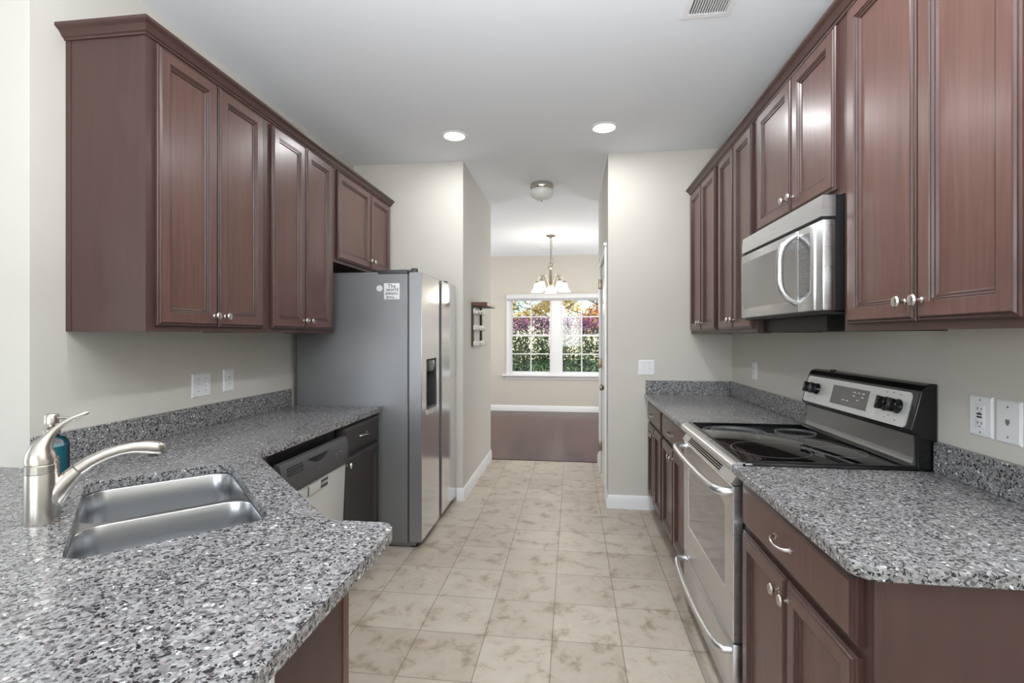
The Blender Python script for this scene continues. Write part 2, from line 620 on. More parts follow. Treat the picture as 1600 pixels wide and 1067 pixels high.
# the living room behind the camera
rw = MB()
rw.plate(rect(XO, XR+0.12, 0, ZC), [rect(-3.5, -1.7, 0.6, 2.4), rect(-1.1, 0.7, 0.6, 2.4)], 0.12, lambda u, v, w_: (u, YR-0.12+(-w_-0.0), v))
struct(rw, 'wall_rear', 'wall', smooth=0)
lw = MB()
lw.plate(rect(YR, Y0, 0, ZC), [rect(-1.25, 1.05, 0.6, 2.4)], 0.12, lambda u, v, w_: (XO+w_, u, v))
struct(lw, 'wall_outer_left', 'wall', smooth=0)

# baseboards (stepped section)
def baseboard(name, p0, p1, nrm, h=0.105):
    a, b, n = Vector(p0), Vector(p1), Vector(nrm)
    prof = [(0, 0), (0.014, 0), (0.014, h*0.72), (0.010, h*0.82), (0.008, h*0.93), (0.004, h), (0, h)]
    mb = MB()
    rs = []
    for q in (a, b):
        rs.append([(q.x+n.x*d, q.y+n.y*d, z) for d, z in prof])
    mb.rings(rs)
    return struct(mb, name, 'trim')
baseboard('baseboard_facing_right', (XHR, YF, 0), (0.63, YF, 0), (0, -1, 0))
baseboard('baseboard_hall_left', (XHL, YF+0.02, 0), (XHL, YH, 0), (1, 0, 0))
baseboard('baseboard_facing_left', (-0.95, YF+0.02, 0), (XHL+0.012, YF+0.02, 0), (0, -1, 0))
baseboard('baseboard_hall_right_near', (XHR, YF-0.012, 0), (XHR, DY0-0.065, 0), (-1, 0, 0))
baseboard('baseboard_hall_right_far', (XHR, DY1+0.065, 0), (XHR, YH, 0), (-1, 0, 0))
baseboard('baseboard_back', (-3.2, YB, 0), (1.9, YB, 0), (0, -1, 0))

# door casing and door in the hall
dc = MB()
for (y0, y1) in ((DY0-0.065, DY0), (DY1, DY1+0.065)):
    dc.box(XHR-0.018, XHR, y0, y1, 0, DZ+0.065, 0.004)
dc.box(XHR-0.018, XHR, DY0, DY1, DZ, DZ+0.065, 0.004)
dc.box(XHR-0.026, XHR, DY0-0.078, DY1+0.078, DZ+0.06, DZ+0.085, 0.004)
struct(dc, 'trim_2', 'trim')
def stepped(mb, u0, u1, v0, v1, prof, fn, cap_back=True):
    """rectangular rings: prof = (inset, height)"""
    rs = []
    for ins, h in prof:
        rs.append([fn(u0+ins, v0+ins, h), fn(u1-ins, v0+ins, h), fn(u1-ins, v1-ins, h), fn(u0+ins, v1-ins, h)])
    mb.rings(rs, cap_back, True)
    return mb
d1 = MB()
pans = []
for (v0, v1) in ((0.22, 0.86), (1.0, 1.55), (1.66, 1.93)):
    for (u0, u1) in ((DY0+0.11, DY0+0.345), (DY0+0.415, DY1-0.11)):
        pans.append((u0, u1, v0, v1))
d1.plate(rect(DY0+0.003, DY1-0.003, 0.008, DZ-0.003), [rect(*q) for q in pans], 0.035, lambda u, v, w_: (XHR+0.012-w_, u, v))
for q in pans:
    stepped(d1, q[0], q[1], q[2], q[3], [(0, -0.03), (0, -0.010), (0.02, -0.010), (0.045, -0.002)], lambda u, v, h: (XHR+0.012-h, u, v))
door1 = struct(d1, 'door_1', 'trim')
kb = MB().lathe([(0.030, 0.0), (0.030, 0.006), (0.012, 0.010), (0.011, 0.028), (0.022, 0.036), (0.028, 0.046), (0.026, 0.056), (0.014, 0.062)], 20,
                (XHR+0.012, DY0+0.07, 0.92), Matrix.Rotation(-PI/2, 3, 'Y'))
kb.build('door_handle', 'brass', door1)
for hz in (0.27, 1.09, 1.87):
    MB().box(XHR-0.022, XHR+0.014, DY1-0.012, DY1+0.006, hz-0.045, hz+0.045, 0.003).tube([(XHR-0.02, DY1-0.003, hz-0.05), (XHR-0.02, DY1-0.003, hz+0.05)], 0.006, 8).build('hinge', 'brass', door1)

# ------------------------------------------------------------------ dining window
win = MB()
YW = YB
cz = 0.055
# casing around the pair
win.plate(rect(WX0-cz, WX1+cz, WZ0, WZ1+cz), [rect(WX0, WX1, WZ0+0.0005, WZ1)], 0.018, lambda u, v, w_: (u, YW-0.018-w_, v))
win.box(WX0, WX1, YW, YW+0.10, WZ0, WZ0+0.02)
win.box(WX0-0.001, WX0+0.012, YW, YW+0.12, WZ0, WZ1)
win.box(WX1-0.012, WX1+0.001, YW, YW+0.12, WZ0, WZ1)
XM = (WX0+WX1)/2
win.box(XM-0.08, XM+0.08, YW-0.016, YW+0.10, WZ0, WZ1)
window1 = struct(win, 'window_1', 'trim', smooth=0)
sill = MB().box(WX0-0.13, WX1+0.13, YW-0.075, YW+0.01, WZ0-0.028, WZ0, 0.006)
sill.box(WX0-0.08, WX1+0.08, YW-0.016, YW, WZ0-0.085, WZ0-0.028, 0.003)
sill.build('window_sill', 'trim', window1)
for (a, b) in ((WX0+0.01, XM-0.08), (XM+0.08, WX1-0.01)):
    zm = 1.367
    for (za, zb, yo) in ((WZ0+0.02, zm+0.018, 0.03), (zm-0.018, WZ1, 0.065)):
        s = MB()
        s.plate(rect(a, b, za, zb), [rect(a+0.035, b-0.035, za+0.035, zb-0.035)], 0.03, lambda u, v, w_: (u, YW+yo-w_, v))
        s.box((a+b)/2-0.010, (a+b)/2+0.010, YW+yo+0.005, YW+yo+0.02, za+0.03, zb-0.03)
        s.box(a+0.03, b-0.03, YW+yo+0.006, YW+yo+0.019, (za+zb)/2-0.010, (za+zb)/2+0.010)
        so = s.build('window_sash', 'trim', window1, smooth=0)
        MB().box(a+0.03, b-0.03, YW+yo+0.011, YW+yo+0.014, za+0.03, zb-0.03).build('pane', 'glass', so, smooth=0)
bl = MB().box(WX0-0.05, WX1+0.05, YW-0.075, YW-0.020, WZ1-0.035, WZ1+0.04, 0.006)
blo = bl.build('raised_blind', 'ivory')
tag(blo, 'white raised blind bunched at the head of the dining window', 'blind')
sl = MB()
for k in range(5):
    sl.box(WX0-0.04, WX1+0.04, YW-0.070, YW-0.026, WZ1-0.045-0.007*k, WZ1-0.041-0.007*k)
sl.build('slat', 'ivory', blo, smooth=0)

# rear windows (behind the camera)
def rear_window(name, fn, u0, u1):
    m = MB()
    um = (u0+u1)/2
    hs = [rect(u0+0.06, um-0.03, 0.66, 1.47), rect(um+0.03, u1-0.06, 0.66, 1.47), rect(u0+0.06, um-0.03, 1.53, 2.34), rect(um+0.03, u1-0.06, 1.53, 2.34)]
    m.plate(rect(u0, u1, 0.6, 2.4), hs, 0.05, fn)
    o = struct(m, name, 'trim', smooth=0)
    g = MB()
    g.plate(rect(u0+0.05, u1-0.05, 0.65, 2.35), [], 0.004, lambda u, v, w_: fn(u, v, w_-0.02))
    g.build('pane', 'glass', o, smooth=0)
rear_window('window_2', lambda u, v, w_: (u, YR-0.03+w_, v), -3.5, -1.7)
rear_window('window_3', lambda u, v, w_: (u, YR-0.03+w_, v), -1.1, 0.7)
rear_window('window_4', lambda u, v, w_: (XO-0.03+w_, u, v), -1.25, 1.05)  # unseen window, moved to suit the added side lamp

# ------------------------------------------------------------------ cabinets
DOOR_PROF = [(0, 0), (0, 0.011), (0.0035, 0.014), (0.008, 0.0145), (0.011, 0.0185), (0.014, 0.020), (0.050, 0.020),
             (0.052, 0.0165), (0.056, 0.0165), (0.059, 0.012), (0.064, 0.012), (0.068, 0.0065)]
DRAWER_PROF = [(0, 0), (0, 0.011), (0.0035, 0.014), (0.008, 0.0145), (0.012, 0.0185), (0.016, 0.020)]
KNOB = None
def glaze_and_shade(o, pairs, mat):
    """dark glazing and painted-in recess shade of the profiled beads: rings pairs get the second material"""
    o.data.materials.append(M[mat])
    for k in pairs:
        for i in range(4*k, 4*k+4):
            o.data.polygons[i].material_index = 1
def knob(parent, loc):
    global KNOB
    if KNOB is None:
        o = MB().lathe([(0.008, 0.0), (0.0085, 0.003), (0.005, 0.006), (0.0045, 0.014), (0.008, 0.018), (0.0145, 0.021), (0.0165, 0.025), (0.0135, 0.0295), (0.006, 0.031)],
                       16, (0, 0, 0), Matrix.Rotation(PI/2, 3, 'X'), sx=0.85).build('knob', 'nickel', parent, loc)
        KNOB = o
        return o
    o = KNOB.copy()
    C.objects.link(o)
    o.parent = parent
    o.location = loc
    return o

def door(unit, x0, x1, z0, z1, yf, kx=None, kz=None, mat='wood'):  # framed cabinet door
    m = MB()
    stepped(m, 0, x1-x0, 0, z1-z0, DOOR_PROF, lambda u, v, h: (u, -h, v))
    o = m.build('door', mat, unit, (x0, yf, z0), smooth=20)
    glaze_and_shade(o, (0, 1, 2, 3, 4, 6, 7, 8, 9, 10), 'shade_cherry' if mat == 'shade_cherry' else 'wood_mould')
    if kx is not None:
        knob(o, (kx-x0, -0.020, kz-z0))
    return o

def pull(parent, loc):
    p = []
    for k in range(13):
        a = -1+2*k/12
        p.append((0.05*a, -0.006-0.024*math.cos(a*PI/2)**0.8 if abs(a) < 1 else -0.002, -0.004*math.sin(PI*(a))))
    m = MB().tube(p, [0.0058]+[0.0045, 0.004]+[0.0035]*7+[0.004, 0.0045]+[0.0058], 8)
    for s in (-1, 1):
        m.lathe([(0.008, 0), (0.008, 0.003), (0.005, 0.006)], 12, (0.05*s, 0, 0), Matrix.Rotation(PI/2, 3, 'X'))
    return m.build('drawer_handle', 'nickel', parent, loc)

def drawer(unit, x0, x1, z0, z1, yf, mat='wood_flat'):
    m = MB()
    stepped(m, 0, x1-x0, 0, z1-z0, DRAWER_PROF, lambda u, v, h: (u, -h, v))
    o = m.build('drawer', mat, unit, (x0, yf, z0), smooth=20)
    glaze_and_shade(o, (0, 1, 2, 3, 4), 'shade_cherry' if mat == 'shade_cherry' else 'wood_mould')
    pull(o, ((x1-x0)/2, -0.020, (z1-z0)/2))
    return o

def wall_cab(label, loc, rotz, wd, D, z0, z1, knobz, split=None, margin=0.036, extra=0.0):
    u = thing('wall_cabinet', label, 'cabinet', loc, rotz, 'dark cherry wall cabinets')
    b = MB()
    b.box(0.001, wd-0.001, -D+0.019, -0.004, z0+0.012, z1)                 # carcass
    fr = 0.038
    b.plate(rect(0.0, wd, z0, z1), [rect(fr, wd-fr, z0+fr, z1-fr)], 0.019, lambda p, q, w_: (p, -D-w_, q))
    b.box(0.0012, 0.018, -D+0.018, -0.002, z0, z1-0.001)
    b.box(wd-0.018, wd-0.0012, -D+0.018, -0.002, z0, z1-0.001)
    b.box(-0.001, 0.012, -0.022, -0.001, z0, z1)
    b.build('body', 'wood_flat', u, smooth=0)
    s = wd/2 if split is None else split
    door(u, margin, s-0.0025, z0+0.022, z1-0.012, -D, s-0.032, knobz)
    door(u, s+0.0025, wd-margin, z0+0.022, z1-0.012, -D, s+0.032, knobz)
    return u

R90, L90 = -PI/2, PI/2
DL = -1.519-XL     # 0.326 depth of left wall cabinets
wall_cab('tall dark cherry wall cabinet nearest the camera on the left wall, its side panel showing', (XL, 1.569, 0), L90, 0.685, DL, 1.376, 2.443, 1.443)
wall_cab('tall dark cherry wall cabinet on the left wall between the near cabinet and the fridge', (XL, 2.254, 0), L90, 0.69, DL, 1.376, 2.443, 1.445)
wall_cab('short dark cherry wall cabinet above the stainless refrigerator', (XL, 2.944, 0), L90, 0.98, DL, 1.835, 2.443, 1.915, split=0.545)
DR = XR-0.912
def right_y(y):
    return (XR, y, 0)
wall_cab('tall dark cherry wall cabinet in the far right corner by the facing wall', right_y(3.905), R90, 0.725, DR, 1.376, 2.443, 1.449)
wall_cab('tall dark cherry wall cabinet just left of the microwave', right_y(3.180), R90, 0.635, DR, 1.376, 2.443, 1.448)
wall_cab('short dark cherry wall cabinet above the microwave', right_y(2.545), R90, 0.780, DR, 1.843, 2.443, 1.925, split=0.41)
wall_cab('large tall wall cabinet nearest the camera on the right wall', right_y(1.765), R90, 0.70, DR, 1.376, 2.443, 1.452, split=0.363)

# crown mouldings
CROWN = [(0.0, 0.0), (0.006, 0.0), (0.008, 0.006), (0.014, 0.009), (0.018, 0.016), (0.026, 0.026), (0.036, 0.032), (0.040, 0.036), (0.040, 0.046), (0.0, 0.046)]
def crown(label, rows):
    """rows: list of (x, y, dx, dy) corner positions with outward mitre directions"""
    m = MB()
    rs = []
    for (x, y, dx, dy) in rows:
        rs.append([(x+dx*d, y+dy*d, 2.440+h) for d, h in CROWN])
    m.rings(rs)
    o = m.build('crown_moulding', 'wood_flat', smooth=12)
    tag(o, label, 'moulding', 'crown mouldings on the wall cabinets')
    return o
crown('dark cherry crown moulding running along the left wall cabinets', [(XL, 1.569, 0, -1), (-1.519, 1.569, 1, -1), (-1.519, 3.925, 1, 0)])
crown('dark cherry crown moulding running along the right wall cabinets', [(0.912, 3.905, -1, 0), (0.912, 1.065, -1, -1), (XR, 1.065, 0, -1)])

def base_cab(label, loc, rotz, wd, D, doors=2, side=None, m0=0.03, m1=0.03, dark=False):
    fm, bm_ = ('shade_cherry', 'shade_cherry') if dark else ('wood', 'wood_flat')
    u = thing('base_cabinet', label, 'cabinet', loc, rotz, 'base cabinets under the worktops')
    b = MB()
    b.box(0.001, wd-0.001, -D+0.019, -0.004, 0.10, 0.874)
    b.box(0.001, wd-0.001, -D+0.075, -0.05, 0.0, 0.10)
    b.plate(rect(0, wd, 0.10, 0.874), [rect(0.038, wd-0.038, 0.138, 0.68), rect(0.038, wd-0.038, 0.72, 0.85)], 0.019, lambda p, q, w_: (p, -D-w_, q))
    b.build('body', bm_, u, smooth=0)
    if side is not None:
        s = MB()
        s.box(side-0.004, side+0.003, -D+0.020, -0.002, 0.10, 0.873, 0.001)
        s.box(side-0.004, side+0.005, -D+0.0, -D+0.020, 0.10, 0.873, 0.002)
        s.build('side_panel', 'wood_flat', u, smooth=0)
    drawer(u, m0, wd-m1, 0.712, 0.857, -D, fm)
    if doors == 2:
        s = wd/2
        door(u, m0, s-0.0025, 0.125, 0.690, -D, s-0.030, 0.645)
        door(u, s+0.0025, wd-m1, 0.125, 0.690, -D, s+0.030, 0.645)
    else:
        door(u, m0, wd-m1, 0.125, 0.690, -D, m0+0.03, 0.655, fm)
    return u
DB = XR-0.60
base_cab('dark cherry base cabinet nearest the camera on the right, below the near worktop', right_y(1.782), R90, 0.718, DB, side=0.722, m0=0.012, m1=0.028)
base_cab('dark cherry base cabinet just beyond the electric range', right_y(3.300), R90, 0.722, DB, m0=0.02, m1=0.02)
base_cab('dark cherry base cabinet in the far right corner against the facing wall', right_y(3.905), R90, 0.603, DB, m0=0.02, m1=0.02)
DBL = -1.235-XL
base_cab('shade-darkened cherry single-door base cabinet between the dishwasher and the refrigerator', (XL, 2.462, 0), L90, 0.515, DBL, doors=1, m0=0.018, m1=0.02, dark=True)

# ------------------------------------------------------------------ left worktop, sink base, backsplash
ZT = 0.907
ST = 0.030
SC = Vector((-1.1145, 1.224))
A = Vector((0.7071, -0.7071))
B = Vector((0.7071, 0.7071))
def ab(a, b):
    q = SC+A*a+B*b
    return (q.x, q.y)
def arc(cx, cy, r, a0, a1, n=8):
    return [(cx+r*math.cos(a0+(a1-a0)*k/n), cy+r*math.sin(a0+(a1-a0)*k/n)) for k in range(n+1)]
outer = [(XL+0.002, 2.985), (-1.21, 2.985), (-1.21, 1.755), (-1.19, 1.722)]
outer += [(-0.625, 1.160), (-0.610, 1.145), (-0.585, 1.135)]
outer += arc(-0.465, 1.090, 0.045, PI/2, 0)
outer += [(-0.42, 0.36), (-0.44, 0.34), (-2.9, 0.34), (-2.9, Y0-0.002), (XL+0.002, Y0-0.002)]
hole = [ab(a, b) for a, b in rrect(-0.335, 0.333, -0.193, 0.193, 0.045, 6)]
top = thing('countertop', 'grey speckled granite worktop with the corner sink cut into it, on the left', 'countertop', (0, 0, 0), group='grey granite worktops')
MB().plate(outer, [hole], ST, lambda u, v, w_: (u, v, ZT+w_)).build('slab', 'granite', top, smooth=0, bevel=0.006)
MB().box(XL+0.001, XL+0.021, Y0, 2.985, ZT, ZT+0.105, 0.002).build('backsplash', 'granite', top, smooth=0)

# sink base / peninsula cabinet: open shell below the worktop
sb = thing('peninsula_cabinet', 'dark cherry cabinet carrying the sink worktop, brown end panel at the walkway', 'cabinet')
shell_o = [(-0.536, 0.735), (-0.536, 1.095), (-0.605, 1.095), (-1.235, 1.725), (-1.235, 1.845), (XL+0.004, 1.845), (XL+0.004, 0.735)]
shell_i = [(-0.556, 0.755), (-0.556, 1.075), (-0.613, 1.075), (-1.255, 1.717), (-1.255, 1.825), (XL+0.024, 1.825), (XL+0.024, 0.755)]
MB().plate(shell_o, [shell_i], 0.776, lambda u, v, w_: (u, v, 0.876+w_)).build('body', 'wood_flat', sb, smooth=0)
MB().box(-0.60, -0.56, 0.76, 1.03, 0, 0.10).build('toe_kick', 'wood_dark', sb, smooth=0)
e = MB().box(-0.536, -0.531, 0.735, 1.072, 0.0, 0.875)
e.build('end_panel', 'wood_flat', sb, smooth=0)
MB().box(-0.537, -0.528, 1.074, 1.102, 0.10, 0.875, 0.002).build('face_frame', 'wood', sb, smooth=0)
hw = struct(MB().box(-2.9, -0.478, 0.60, 0.733, 0, 0.876), 'wall_half', 'trim', smooth=0)

# sink
sink = thing('sink', 'stainless double-bowl undermount sink set at an angle in the granite corner', 'sink', (0, 0, 0))
def s3(a, b, z):
    x, y = ab(a, b)
    return (x, y, z)
sf = MB()
bowls = [(-0.334, 0.006, -0.192, 0.192), (0.026, 0.332, -0.192, 0.192)]
sf.plate(rrect(-0.352, 0.350, -0.210, 0.210, 0.05), [rrect(x0, x1, y0, y1, 0.062, 8) for x0, x1, y0, y1 in bowls], 0.0015, lambda u, v, w_: s3(u, v, 0.8755+w_))
sf.build('rim', 'sink', sink)
for (x0, x1, y0, y1) in bowls:
    bw_ = MB()
    rs = []
    for ins, z, r in ((0, 0.8755, 0.062), (0.0015, 0.872, 0.062), (0.003, 0.80, 0.060), (0.004, 0.70, 0.058), (0.008, 0.682, 0.055), (0.018, 0.670, 0.05), (0.04, 0.666, 0.04)):
        rs.append([s3(a, b, z) for a, b in rrect(x0+ins, x1-ins, y0+ins, y1-ins, r, 8)])
    bw_.rings(rs, False, True)
    bo = bw_.build('bowl', 'sink', sink, smooth=60)
    cx, cy = ab((x0+x1)/2, 0)
    MB().lathe([(0.045, 0.6665), (0.042, 0.670), (0.034, 0.6675), (0.010, 0.6668)], 24, (cx, cy, 0)).build('drain', 'nickel', bo)

# faucet
FX, FY = -1.277, 1.030
fa = thing('faucet', 'brushed nickel single-lever faucet with a pull-out spout over the sink', 'faucet', (FX, FY, ZT))
MB().lathe([(0.0, 0.0), (0.033, 0.0), (0.0335, 0.004), (0.033, 0.03), (0.032, 0.119), (0.0315, 0.121)], 32).build('body', 'nickel', fa)
MB().lathe([(0.0315, 0.1215), (0.0325, 0.123), (0.032, 0.141), (0.030, 0.143), (0.030, 0.1445), (0.0315, 0.146), (0.0305, 0.156), (0.0, 0.157)], 32, cap1=False).build('collar', 'nickel', fa)
# lever: dome leaning and sweeping over the spout side
def fdir(t, z, s=0.0):
    return (0.7071*t-0.7071*s, 0.7071*t+0.7071*s, z)
lv = MB()
path = [(0, 0.150), (0, 0.160), (0, 0.171), (0.003, 0.186), (0.010, 0.200), (0.018, 0.212), (0.0265, 0.223), (0.040, 0.236), (0.0545, 0.2455), (0.072, 0.253), (0.086, 0.259), (0.089, 0.261)]
rad = [0.0305, 0.0295, 0.0265, 0.0205, 0.0145, 0.0105, 0.008, 0.0066, 0.006, 0.0056, 0.0045, 0.002]
lv.tube([fdir(t-0.002, z) for t, z in path], rad, 16)
lv.build('lever', 'nickel', fa, smooth=60)
sp = MB()
path = [(0.004, 0.03), (0.018, 0.055), (0.034, 0.080), (0.050, 0.100), (0.066, 0.116)]
rad = [0.014, 0.026, 0.0245, 0.0205, 0.0175]
sp.tube([fdir(t, z) for t, z in path], rad, 20)
sp.build('spout_base', 'nickel', fa, smooth=60)
sh = MB()
path = [(0.067, 0.117), (0.090, 0.134), (0.118, 0.147), (0.148, 0.155), (0.176, 0.158), (0.200, 0.156), (0.220, 0.151), (0.236, 0.144), (0.243, 0.141)]
rad = [0.0170, 0.0162, 0.0155, 0.0152, 0.0165, 0.0195, 0.0200, 0.0175, 0.010]
sh.tube([fdir(t, z) for t, z in path], rad, 20)
sho = sh.build('spray_head', 'nickel', fa, smooth=60)
MB().lathe([(0.0, 0.0), (0.013, 0.0), (0.0155, 0.012)], 18, fdir(0.219, 0.129)).build('nozzle', 'dgrey', sho)

# soap dispenser
BX, BY = -1.672, 1.378
bt = thing('soap_dispenser', 'glass pump bottle of blue soap behind the faucet', 'soap bottle', (BX, BY, ZT))
bo = MB().lathe([(0.0, 0.0), (0.040, 0.0), (0.044, 0.005), (0.044, 0.100), (0.042, 0.112), (0.034, 0.124), (0.020, 0.130), (0.019, 0.138)], 32, cap1=False).build('bottle', 'bottle', bt)
MB().lathe([(0.0, 0.004), (0.038, 0.004), (0.041, 0.008), (0.041, 0.098), (0.0, 0.098)], 32).build('soap', 'blue', bo)
MB().lathe([(0.022, 0.136), (0.022, 0.152), (0.015, 0.156), (0.009, 0.160), (0.009, 0.168), (0.0185, 0.170), (0.0185, 0.196), (0.016, 0.200), (0.0, 0.2005)], 24).tube(
    [(0.0, 0.0, 0.186), (0.035, 0.012, 0.187), (0.060, 0.021, 0.183), (0.068, 0.024, 0.176)], [0.005, 0.0045, 0.004, 0.003], 8).build('pump', 'nickel', bt)
MB().tube([(0, 0, 0.01), (0, 0, 0.14)], 0.003, 8).build('dip_tube', 'white', bt)

# ------------------------------------------------------------------ dishwasher
dw = thing('dishwasher', 'dishwasher with a dark control panel and pale door, slightly ajar under the left worktop', 'dishwasher', (XL, 1.852, 0), L90)
W_ = 0.600
MB().box(0.004, W_-0.004, -DBL+0.02, -0.01, 0.10, 0.868).box(0.01, W_-0.01, -DBL+0.08, -DBL+0.1, 0.0, 0.10).build('body', 'blackm', dw, smooth=0)
tilt = math.radians(2.6)
dd = MB().box(0.004, W_-0.004, -0.030, 0.0, 0.0, 0.565, 0.004).build('door', 'fgrey', dw, (0, -DBL+0.012, 0.12), (tilt, 0, 0))
cp = MB()
prof = [(-0.0, 0.0), (-0.038, 0.0), (-0.042, 0.010), (-0.040, 0.085), (-0.030, 0.125), (-0.022, 0.137), (0.0, 0.137)]
cp.rings([[(x, y, z) for y, z in prof] for x in (0.004, W_-0.004)])
cpo = cp.build('control_panel', 'dgrey', dd, (0, 0, 0.572))
hd = MB()
hp = []
for k in range(13):
    a = -1+2*k/12
    hp.append((0.30+0.085*a, 0.110-0.024*(1-a*a)))
hd.rings([[(x, -0.0405+0.006*((z-0.085)/0.04), z) for x, z in hp+[(0.385, 0.114), (0.215, 0.114)]], [(x, -0.030, z+0.0) for x, z in hp+[(0.385, 0.114), (0.215, 0.114)]]])
hd.build('handle_recess', 'blackm', cpo)
vn = MB()
for k in range(4):
    vn.box(0.045+0.0*k, 0.165, -0.0415+0.002*k, -0.030, 0.080+0.010*k, 0.084+0.010*k)
vn.build('vent', 'blackm', cpo, smooth=0)
for (x, z, l) in ((0.285, 0.055, 0.018), (0.318, 0.055, 0.008), (0.335, 0.055, 0.008), (0.45, 0.075, 0.02), (0.47, 0.055, 0.006), (0.49, 0.080, 0.012), (0.52, 0.075, 0.012), (0.545, 0.075, 0.008)):
    MB().box(x, x+l, -0.0427, -0.0405, z, z+0.004).build('control_mark', 'inkg', cpo, smooth=0)
# CLEAN magnet on its door
mg = thing('dishwasher_magnet', 'pale sliding CLEAN sign stuck to the dishwasher door', 'magnet', (XL+DBL+0.034, 2.062, 0.632), L90)
mg.rotation_euler = (tilt, 0, L90)
MB().box(0.0, 0.185, -0.006, 0.0, 0.0, 0.046, 0.001).build('holder', 'fgrey', mg)
MB().box(0.118, 0.182, -0.0075, -0.0055, 0.006, 0.042).build('window', 'slot', mg, smooth=0)
MB().box(0.004, 0.010, -0.0085, -0.005, 0.002, 0.044).build('slider', 'dgrey', mg, smooth=0)
text('lettering', 'CLEAN', 0.021, 'white', mg, (0.149, -0.0078, 0.024), (PI/2, 0, 0))
mg.location = (XL+DBL+0.0425, 2.062, 0.632)

# ------------------------------------------------------------------ refrigerator
fr = thing('refrigerator', 'tall side-by-side stainless refrigerator with grey side at the end of the left run', 'refrigerator', (0, 0, 0))
FY0, FY1 = 3.0, 3.905
MB().box(-1.80, -1.045, FY0, FY1, 0.035, 1.757, 0.004).box(-1.78, -1.0, FY0+0.02, FY1-0.02, 0.012, 0.035).build('body', 'grey', fr)
def rounded_door(y0, y1, z0, z1, recess=None):
    m = MB()
    if recess:
        f = MB()
        m.plate(rect(y0+0.0, y1, z0, z1), [rrect(*recess, 0.008, 3)], 0.078, lambda u, v, w_: (-0.955+w_, u, v))
    else:
        m.box(-1.033, -0.955, y0, y1, z0, z1)
    return m
EDGE = plain('satin_door_edge', srgb(150, 151, 153), 0.38, metal=0.6)
dl = rounded_door(FY0, 3.412, 0.045, 1.765, (3.10, 3.345, 0.868, 1.205)).build('freezer_door', EDGE, fr, smooth=0)
dr_ = rounded_door(3.480, FY1, 0.045, 1.765).build('fridge_door', EDGE, fr, smooth=0)
MB().plate(rect(FY0+0.003, 3.409, 0.048, 1.762), [rrect(3.10, 3.345, 0.868, 1.205, 0.008, 3)], 0.004, lambda u, v, w_: (-0.9515+w_, u, v)).build('front_panel', 'steel_v', dl, smooth=0, bevel=0.002)
MB().plate(rect(3.483, FY1-0.003, 0.048, 1.762), [], 0.004, lambda u, v, w_: (-0.9515+w_, u, v)).build('front_panel', 'steel_v', dr_, smooth=0, bevel=0.002)
MB().box(-1.030, -0.985, 3.405, 3.487, 0.05, 1.76).build('door_gap', 'blackm', fr, smooth=0)
MB().box(-1.044, -1.034, FY0+0.006, FY1-0.006, 0.05, 1.755).build('gasket', 'dgrey', fr, smooth=0)
MB().plate(rrect(3.102, 3.343, 0.838, 0.868, 0.012, 4), [], 0.004, lambda u, v, w_: (-0.9485+w_, u, v)).build('scoop', 'steel', dl, smooth=0)
# dispenser
dp = MB()
dp.box(-1.030, -1.024, 3.10, 3.345, 0.868, 1.205)
dp.box(-1.026, -0.958, 3.10, 3.104, 0.868, 1.205).box(-1.026, -0.958, 3.341, 3.345, 0.868, 1.205)
dp.box(-1.026, -0.958, 3.10, 3.345, 0.868, 0.874).box(-1.026, -0.958, 3.10, 3.345, 1.199, 1.205)
dpo = dp.build('dispenser', 'dgrey', dl, smooth=0)
MB().box(-1.02, -0.957, 3.110, 3.335, 1.125, 1.196, 0.008).build('dispenser_spout', 'black', dpo)
MB().box(-1.02, -0.962, 3.235, 3.325, 1.118, 1.185, 0.01).build('dispenser_button', 'steel', dpo)
MB().box(-1.024, -1.005, 3.19, 3.25, 0.93, 1.10, 0.004).build('paddle', 'blackm', dpo)
MB().box(-1.02, -0.956, 3.108, 3.337, 0.874, 0.882, 0.002).build('drip_tray', 'dgrey', dpo)
for y in (FY0+0.05, FY1-0.10):
    MB().box(-1.25, -1.05, y-0.04, y+0.09, 1.757, 1.785, 0.006).lathe([(0.0, 1.757), (0.022, 1.757), (0.022, 1.792), (0.018, 1.797), (0.0, 1.797)], 16, (-1.015, y, 0)).box(
        -1.06, -1.0, y-0.02, y+0.02, 1.772, 1.785, 0.003).build('hinge_cover', 'dgrey', fr)
MB().box(-1.60, -1.25, FY0+0.02, FY1-0.02, 1.757, 1.772, 0.004).build('top_cover', 'grey', fr)
for y in (FY0+0.06, FY1-0.06):
    MB().lathe([(0.0, 0.0), (0.028, 0.0), (0.030, 0.006), (0.022, 0.014), (0.022, 0.036), (0.0, 0.036)], 16, (-1.02, y, 0)).build('foot', 'black', fr)

ms = thing('magnet_sign', 'square white magnet reading The world awaits you on the fridge side', 'magnet', (-1.149, 3.0, 1.645))
MB().box(-0.052, 0.052, -0.003, 0.0, -0.052, 0.052, 0.0008).build('plate', 'white', ms)
for body, z, s, dx in (('The', 0.033, 0.034, 0.0), ('world', 0.011, 0.034, 0.004), ('awaits', -0.012, 0.033, 0.0), ('you...', -0.036, 0.034, 0.0)):
    text('lettering', body, s, 'ink', ms, (dx, -0.0033, z), (PI/2, 0, 0))
rm = MB().lathe([(0.0, 0.0), (0.021, 0.0), (0.021, 0.004), (0.019, 0.006), (0.0, 0.006)], 24, (0, 0, 0), Matrix.Rotation(PI/2, 3, 'X')).build('round_magnet', 'ivory', None, (-1.230, 3.0, 1.664))
tag(rm, 'small round pale magnet left of the white sign on the fridge', 'magnet')

